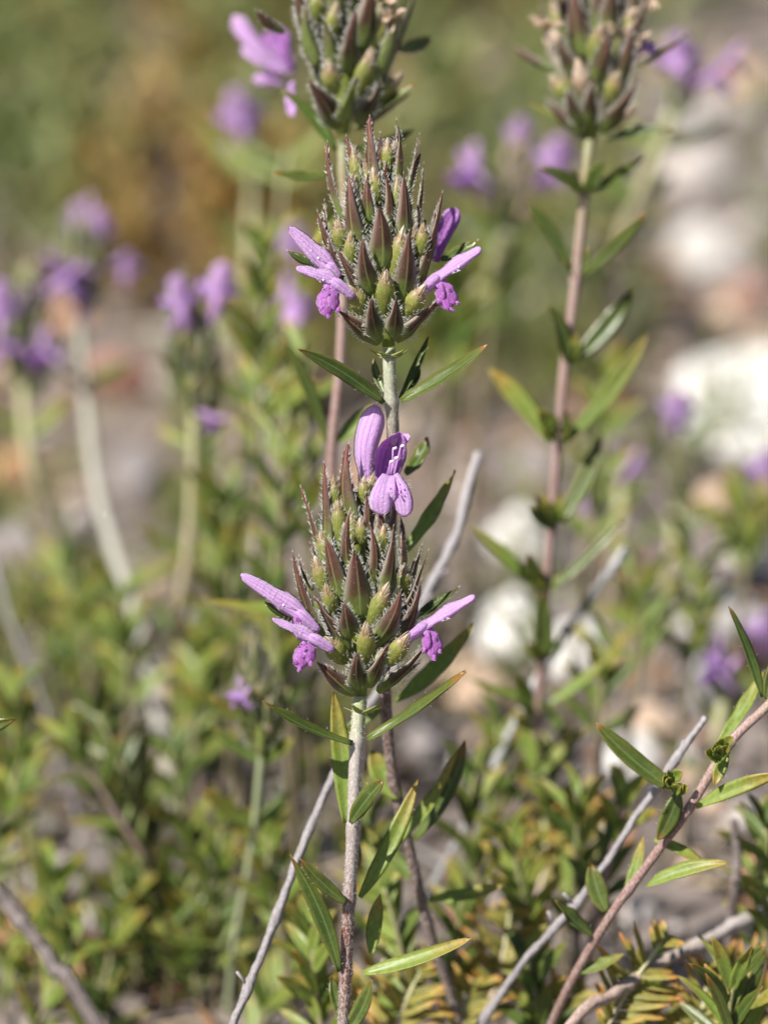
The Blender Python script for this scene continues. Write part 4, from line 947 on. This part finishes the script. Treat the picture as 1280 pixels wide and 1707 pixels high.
S = [
    ('dark-tipped leafy shoot with a rosy stem in the lower left, pointing up left', (330, 1580, 3.4), (120, 1240, 2.6), 20, 95, 26, LB, 5),
    ('green sprig whose tip stands above the dark-tipped shoot at left', (250, 1420, 3.2), (165, 1190, 3.0), 12, 85, 24, LH, 6),
    ('upright bright sprig left of the young green head', (330, 1450, 3.6), (285, 1250, 3.4), 10, 90, 26, LP, 7),
    ('sprig with curved yellow-green leaves left of the long grey twig', (360, 1620, 3.0), (370, 1380, 3.2), 12, 90, 26, LP, 8),
    ('broad-leaved sprig at the very bottom under the long grey twig', (420, 1740, 2.2), (500, 1570, 2.4), 10, 110, 34, LP, 9),
    ('olive sprig at the bottom left corner', (150, 1740, 2.6), (210, 1480, 2.8), 14, 90, 28, LB, 10),
    ('small sprig right at the left edge with dark leaves', (-20, 1480, 3.0), (40, 1250, 3.2), 10, 90, 24, LP, 11),
    ('sprig of yellow leaves between the large orange stone and the dark branch', (60, 1720, 1.6), (130, 1560, 2.0), 8, 80, 24, LP, 12),
    ('dense green sprig between the lower stem and the long grey twig', (540, 1740, 2.0), (520, 1540, 2.2), 12, 85, 28, LP, 13),
    ('star-shaped tuft of narrow leaves in the bottom right corner', (1225, 1760, .9), (1222, 1640, .8), 10, 120, 30, (LEAF_HERO, LEAF_PALE), 14),
    ('yellow-green sprig below the rose-brown stem', (880, 1640, 3.6), (850, 1400, 3.4), 16, 95, 26, LP, 15),
    ('shorter leafy sprig right of the rose-brown stem foot', (960, 1560, 3.8), (965, 1330, 3.6), 14, 95, 26, LP, 16),
    ('dark leafy sprig behind the grey twig, lower right', (1000, 1500, 3.2), (1040, 1330, 3.2), 10, 80, 28, LB, 17),
    ('green sprig behind the short dark twig at the right edge', (1290, 1620, 3.4), (1260, 1400, 3.2), 12, 90, 26, LP, 18),
    ('sprig of dark leaves under the leaning stem', (900, 1740, 2.4), (880, 1600, 2.4), 10, 90, 30, LB, 19),
    ('sprig right behind the lower stem with pale leaves', (680, 1700, 2.6), (640, 1480, 2.6), 12, 85, 26, LP, 20),
    ('bright green sprig in the lower left between the stones', (230, 1640, 3.8), (240, 1400, 4.0), 12, 85, 26, LP, 21),
    ('grassy upright leaves left of the weathered stones, right half', (1060, 1120, 8), (1050, 960, 8), 8, 110, 26, LP, 22),
    ('grassy upright leaves before the whitish stones at right', (1150, 1100, 8.5), (1150, 930, 8.5), 8, 110, 26, LP, 23),
    ('grassy leaves at the right edge below the big white rock', (1240, 960, 10), (1240, 850, 10), 8, 110, 28, LP, 24),
    ('yellow-green leaves crossing low behind the rose-brown stem', (1000, 1230, 6), (1010, 1080, 6), 8, 100, 26, LP, 25),
    ('blurred green sprig left of the straw-coloured stem', (215, 1180, 9), (200, 990, 9), 10, 90, 26, LP, 26),
    ('blurred green sprig between straw-coloured stem and lower head', (385, 1060, 8), (380, 850, 8), 12, 100, 26, LB, 27),
    ('blurred sprig of pale leaves at mid height left of the upper stem', (470, 900, 6), (480, 680, 6), 10, 100, 24, LP, 28),
    ('olive sprig at the left edge below the mauve rock', (30, 1330, 7), (20, 1150, 7), 10, 90, 26, LP, 29),
    ('olive sprig low behind the straw-coloured stem foot', (320, 1280, 8), (330, 1100, 8), 12, 100, 26, LP, 30),
    ('green sprig right of the lower leaves of the brown stem', (800, 1480, 4.5), (790, 1290, 4.5), 10, 90, 24, LB, 31),
    ('young sprig of shiny leaves at the bottom between both right twigs', (1080, 1740, 2.0), (1100, 1600, 2.2), 8, 90, 26, LP, 32),
    ('upright blurred shoot just left of the upper flower head', (430, 760, 7), (440, 420, 7), 16, 90, 26, LP, 41),
    ('thin upright shoot left of the upper stem, reaching its leaf pair', (515, 900, 6), (500, 590, 6), 14, 85, 24, LP, 42),
    ('leafy shoot between the pale stem and the lower head', (470, 1180, 6), (462, 880, 6), 14, 85, 24, LB, 43),
    ('blurred leafy shoot right of the straw-coloured stem', (390, 1200, 8), (360, 840, 8), 16, 95, 26, LP, 44),
    ('faint tall shoot right of the upper head', (740, 640, 11), (760, 420, 11), 14, 100, 28, LP, 45),
    ('faint shoot between the upper head and the right stem', (815, 560, 13), (820, 330, 13), 12, 110, 28, LB, 46),
    ('bushy low shoot left of the grey twig foot', (330, 1650, 6), (300, 1480, 6), 14, 90, 26, LB, 47),
    ('bushy low shoot in the far bottom left', (60, 1640, 6), (90, 1450, 6), 14, 95, 26, LP, 48),
    ('fresh green shoot under the young green head', (470, 1560, 5), (450, 1360, 5), 14, 85, 24, LP, 49),
    ('fresh green shoot close behind the lower stem', (620, 1560, 4.5), (615, 1330, 4.5), 14, 80, 22, LP, 50),
    ('leafy shoot right of the brown stem foot', (760, 1700, 3.5), (770, 1500, 3.5), 14, 85, 24, LB, 51),
    ('faint leafy shoot behind the rose-brown stem at mid height', (985, 900, 9), (1000, 640, 9), 12, 95, 24, LP, 52),
    ('low leafy shoot between the grey-mauve stones at left', (150, 1120, 10), (110, 950, 10), 12, 90, 26, LP, 53),
    ('leafy shoot at the right edge under the leaning stem', (1290, 1560, 2.5), (1275, 1380, 2.5), 12, 85, 24, LB, 54),
    ('leafy shoot low between the rose-brown stem and the grey twig', (930, 1420, 5), (935, 1230, 5), 14, 80, 22, LP, 55),
    ('yellowish shoot behind the rose-brown stem foot', (820, 1400, 6), (830, 1210, 6), 14, 80, 22, LP, 56),
]
for lb, b, t, n, ll, lw, lm, sd_ in S:
    deep = b[2] > 2.5
    sprig(lb, b, t, int(n * 1.4), ll * 1.1, lw * .82, lm, seed=sd_, sm=STEM_C if sd_ in (5, 17) else STEM_O)
random.seed(2)
o = empty('herb_sprig', P(-60, 1240, .6), 'single dark leaf tip reaching in at the left edge', 'herb sprig', G_S)
leaf(o, (-60, 1240, .4), (26, 1200, .3), 24, 6, LEAF_HERO); leaf(o, (-60, 1240, .4), (-120, 1160, .3), 24, 6, LEAF_HERO)

# comb-leaved golden sprigs
def comb(label, b, t, n, ll, seed, wpx=11):
    ll *= 1.5
    random.seed(seed); b = (b[0], b[1], b[2] + .5); t = (t[0], t[1], t[2] + .5); n += 4; o = empty('comb_leaved_sprig', P(*b), label, 'herb sprig', 'golden comb-leaved sprigs near the bottom')
    path = [b, ((b[0] + t[0]) / 2 + U(-14, 14), (b[1] + t[1]) / 2 + U(-8, 8), (b[2] + t[2]) / 2), t]
    stem(o, path, 5, 3, STEM_D, sides=8)
    pts = catmull([Vector(q) for q in path], 10); mb = MB(); mb2 = MB()
    L = math.hypot(t[0] - b[0], t[1] - b[1]); ux, uy = (t[0] - b[0]) / L, (t[1] - b[1]) / L
    for i in range(n):
        s = i / (n - 1); q = pts[int(s * (len(pts) - 1))].lerp(pts[min(len(pts) - 1, int(s * (len(pts) - 1)) + 1)], (s * (len(pts) - 1)) % 1)
        for sg in (-1, 1):
            if RND() < .1: continue
            l = ll * U(.6, 1.1) * math.sin(math.pi * (.2 + .7 * s)) ; a = U(.7, 1.3)
            dx = ux * math.cos(a) - sg * uy * math.sin(a); dy = uy * math.cos(a) + sg * ux * math.sin(a)
            B, T = P(q[0], q[1], q[2]), P(q[0] + dx * l, q[1] + dy * l, q[2] + U(-.25, .2))
            M = (B + T) / 2 + TOCAM * px(l * .18)
            blade(mb, bez(B, M, T, 7), px(wpx), (TOCAM + UV * .4).normalized(), 'linear', .3, .14, 0, min(1, max(0, .5 + U(-.4, .4))))
    mb.build('leaves', [FERN], o, mb.v[0].copy())
comb('golden comb-leaved sprig arching above the pinkish branch', (1010, 1720, .9), (1110, 1560, .9), 14, 62, 1)
comb('golden comb-leaved sprig right of the pinkish branch', (1130, 1760, 1.2), (1180, 1610, 1.3), 13, 60, 2)
comb('yellow comb-leaved sprig at the bottom right of the lower stem', (650, 1760, 1.6), (700, 1620, 1.8), 12, 62, 3)
comb('yellow comb-leaved sprig touching the bottom edge right of the lower stem', (770, 1760, 1.8), (790, 1640, 2.0), 12, 60, 4)
comb('golden comb-leaved sprig under the tip of the long pale leaf', (820, 1660, 2.6), (850, 1520, 2.8), 13, 60, 5)
comb('yellow comb-leaved sprig at the foot of the rose-brown stem', (900, 1480, 4.4), (905, 1360, 4.6), 13, 60, 6)
comb('flat-lying comb-leaved sprig under the grey twig', (1000, 1470, 4.4), (960, 1340, 4.6), 12, 62, 7)
comb('brownish comb-leaved sprig by the bottom edge left of the leaning stem', (900, 1720, 2.2), (960, 1640, 2.2), 10, 54, 8)
comb('yellow comb-leaved sprig between the lower stem and its long pale leaf', (590, 1740, 2.4), (660, 1560, 2.8), 13, 60, 9)
comb('golden comb-leaved sprig in the bottom right corner behind the star-shaped tuft', (1300, 1700, 1.6), (1200, 1600, 1.7), 12, 60, 10)
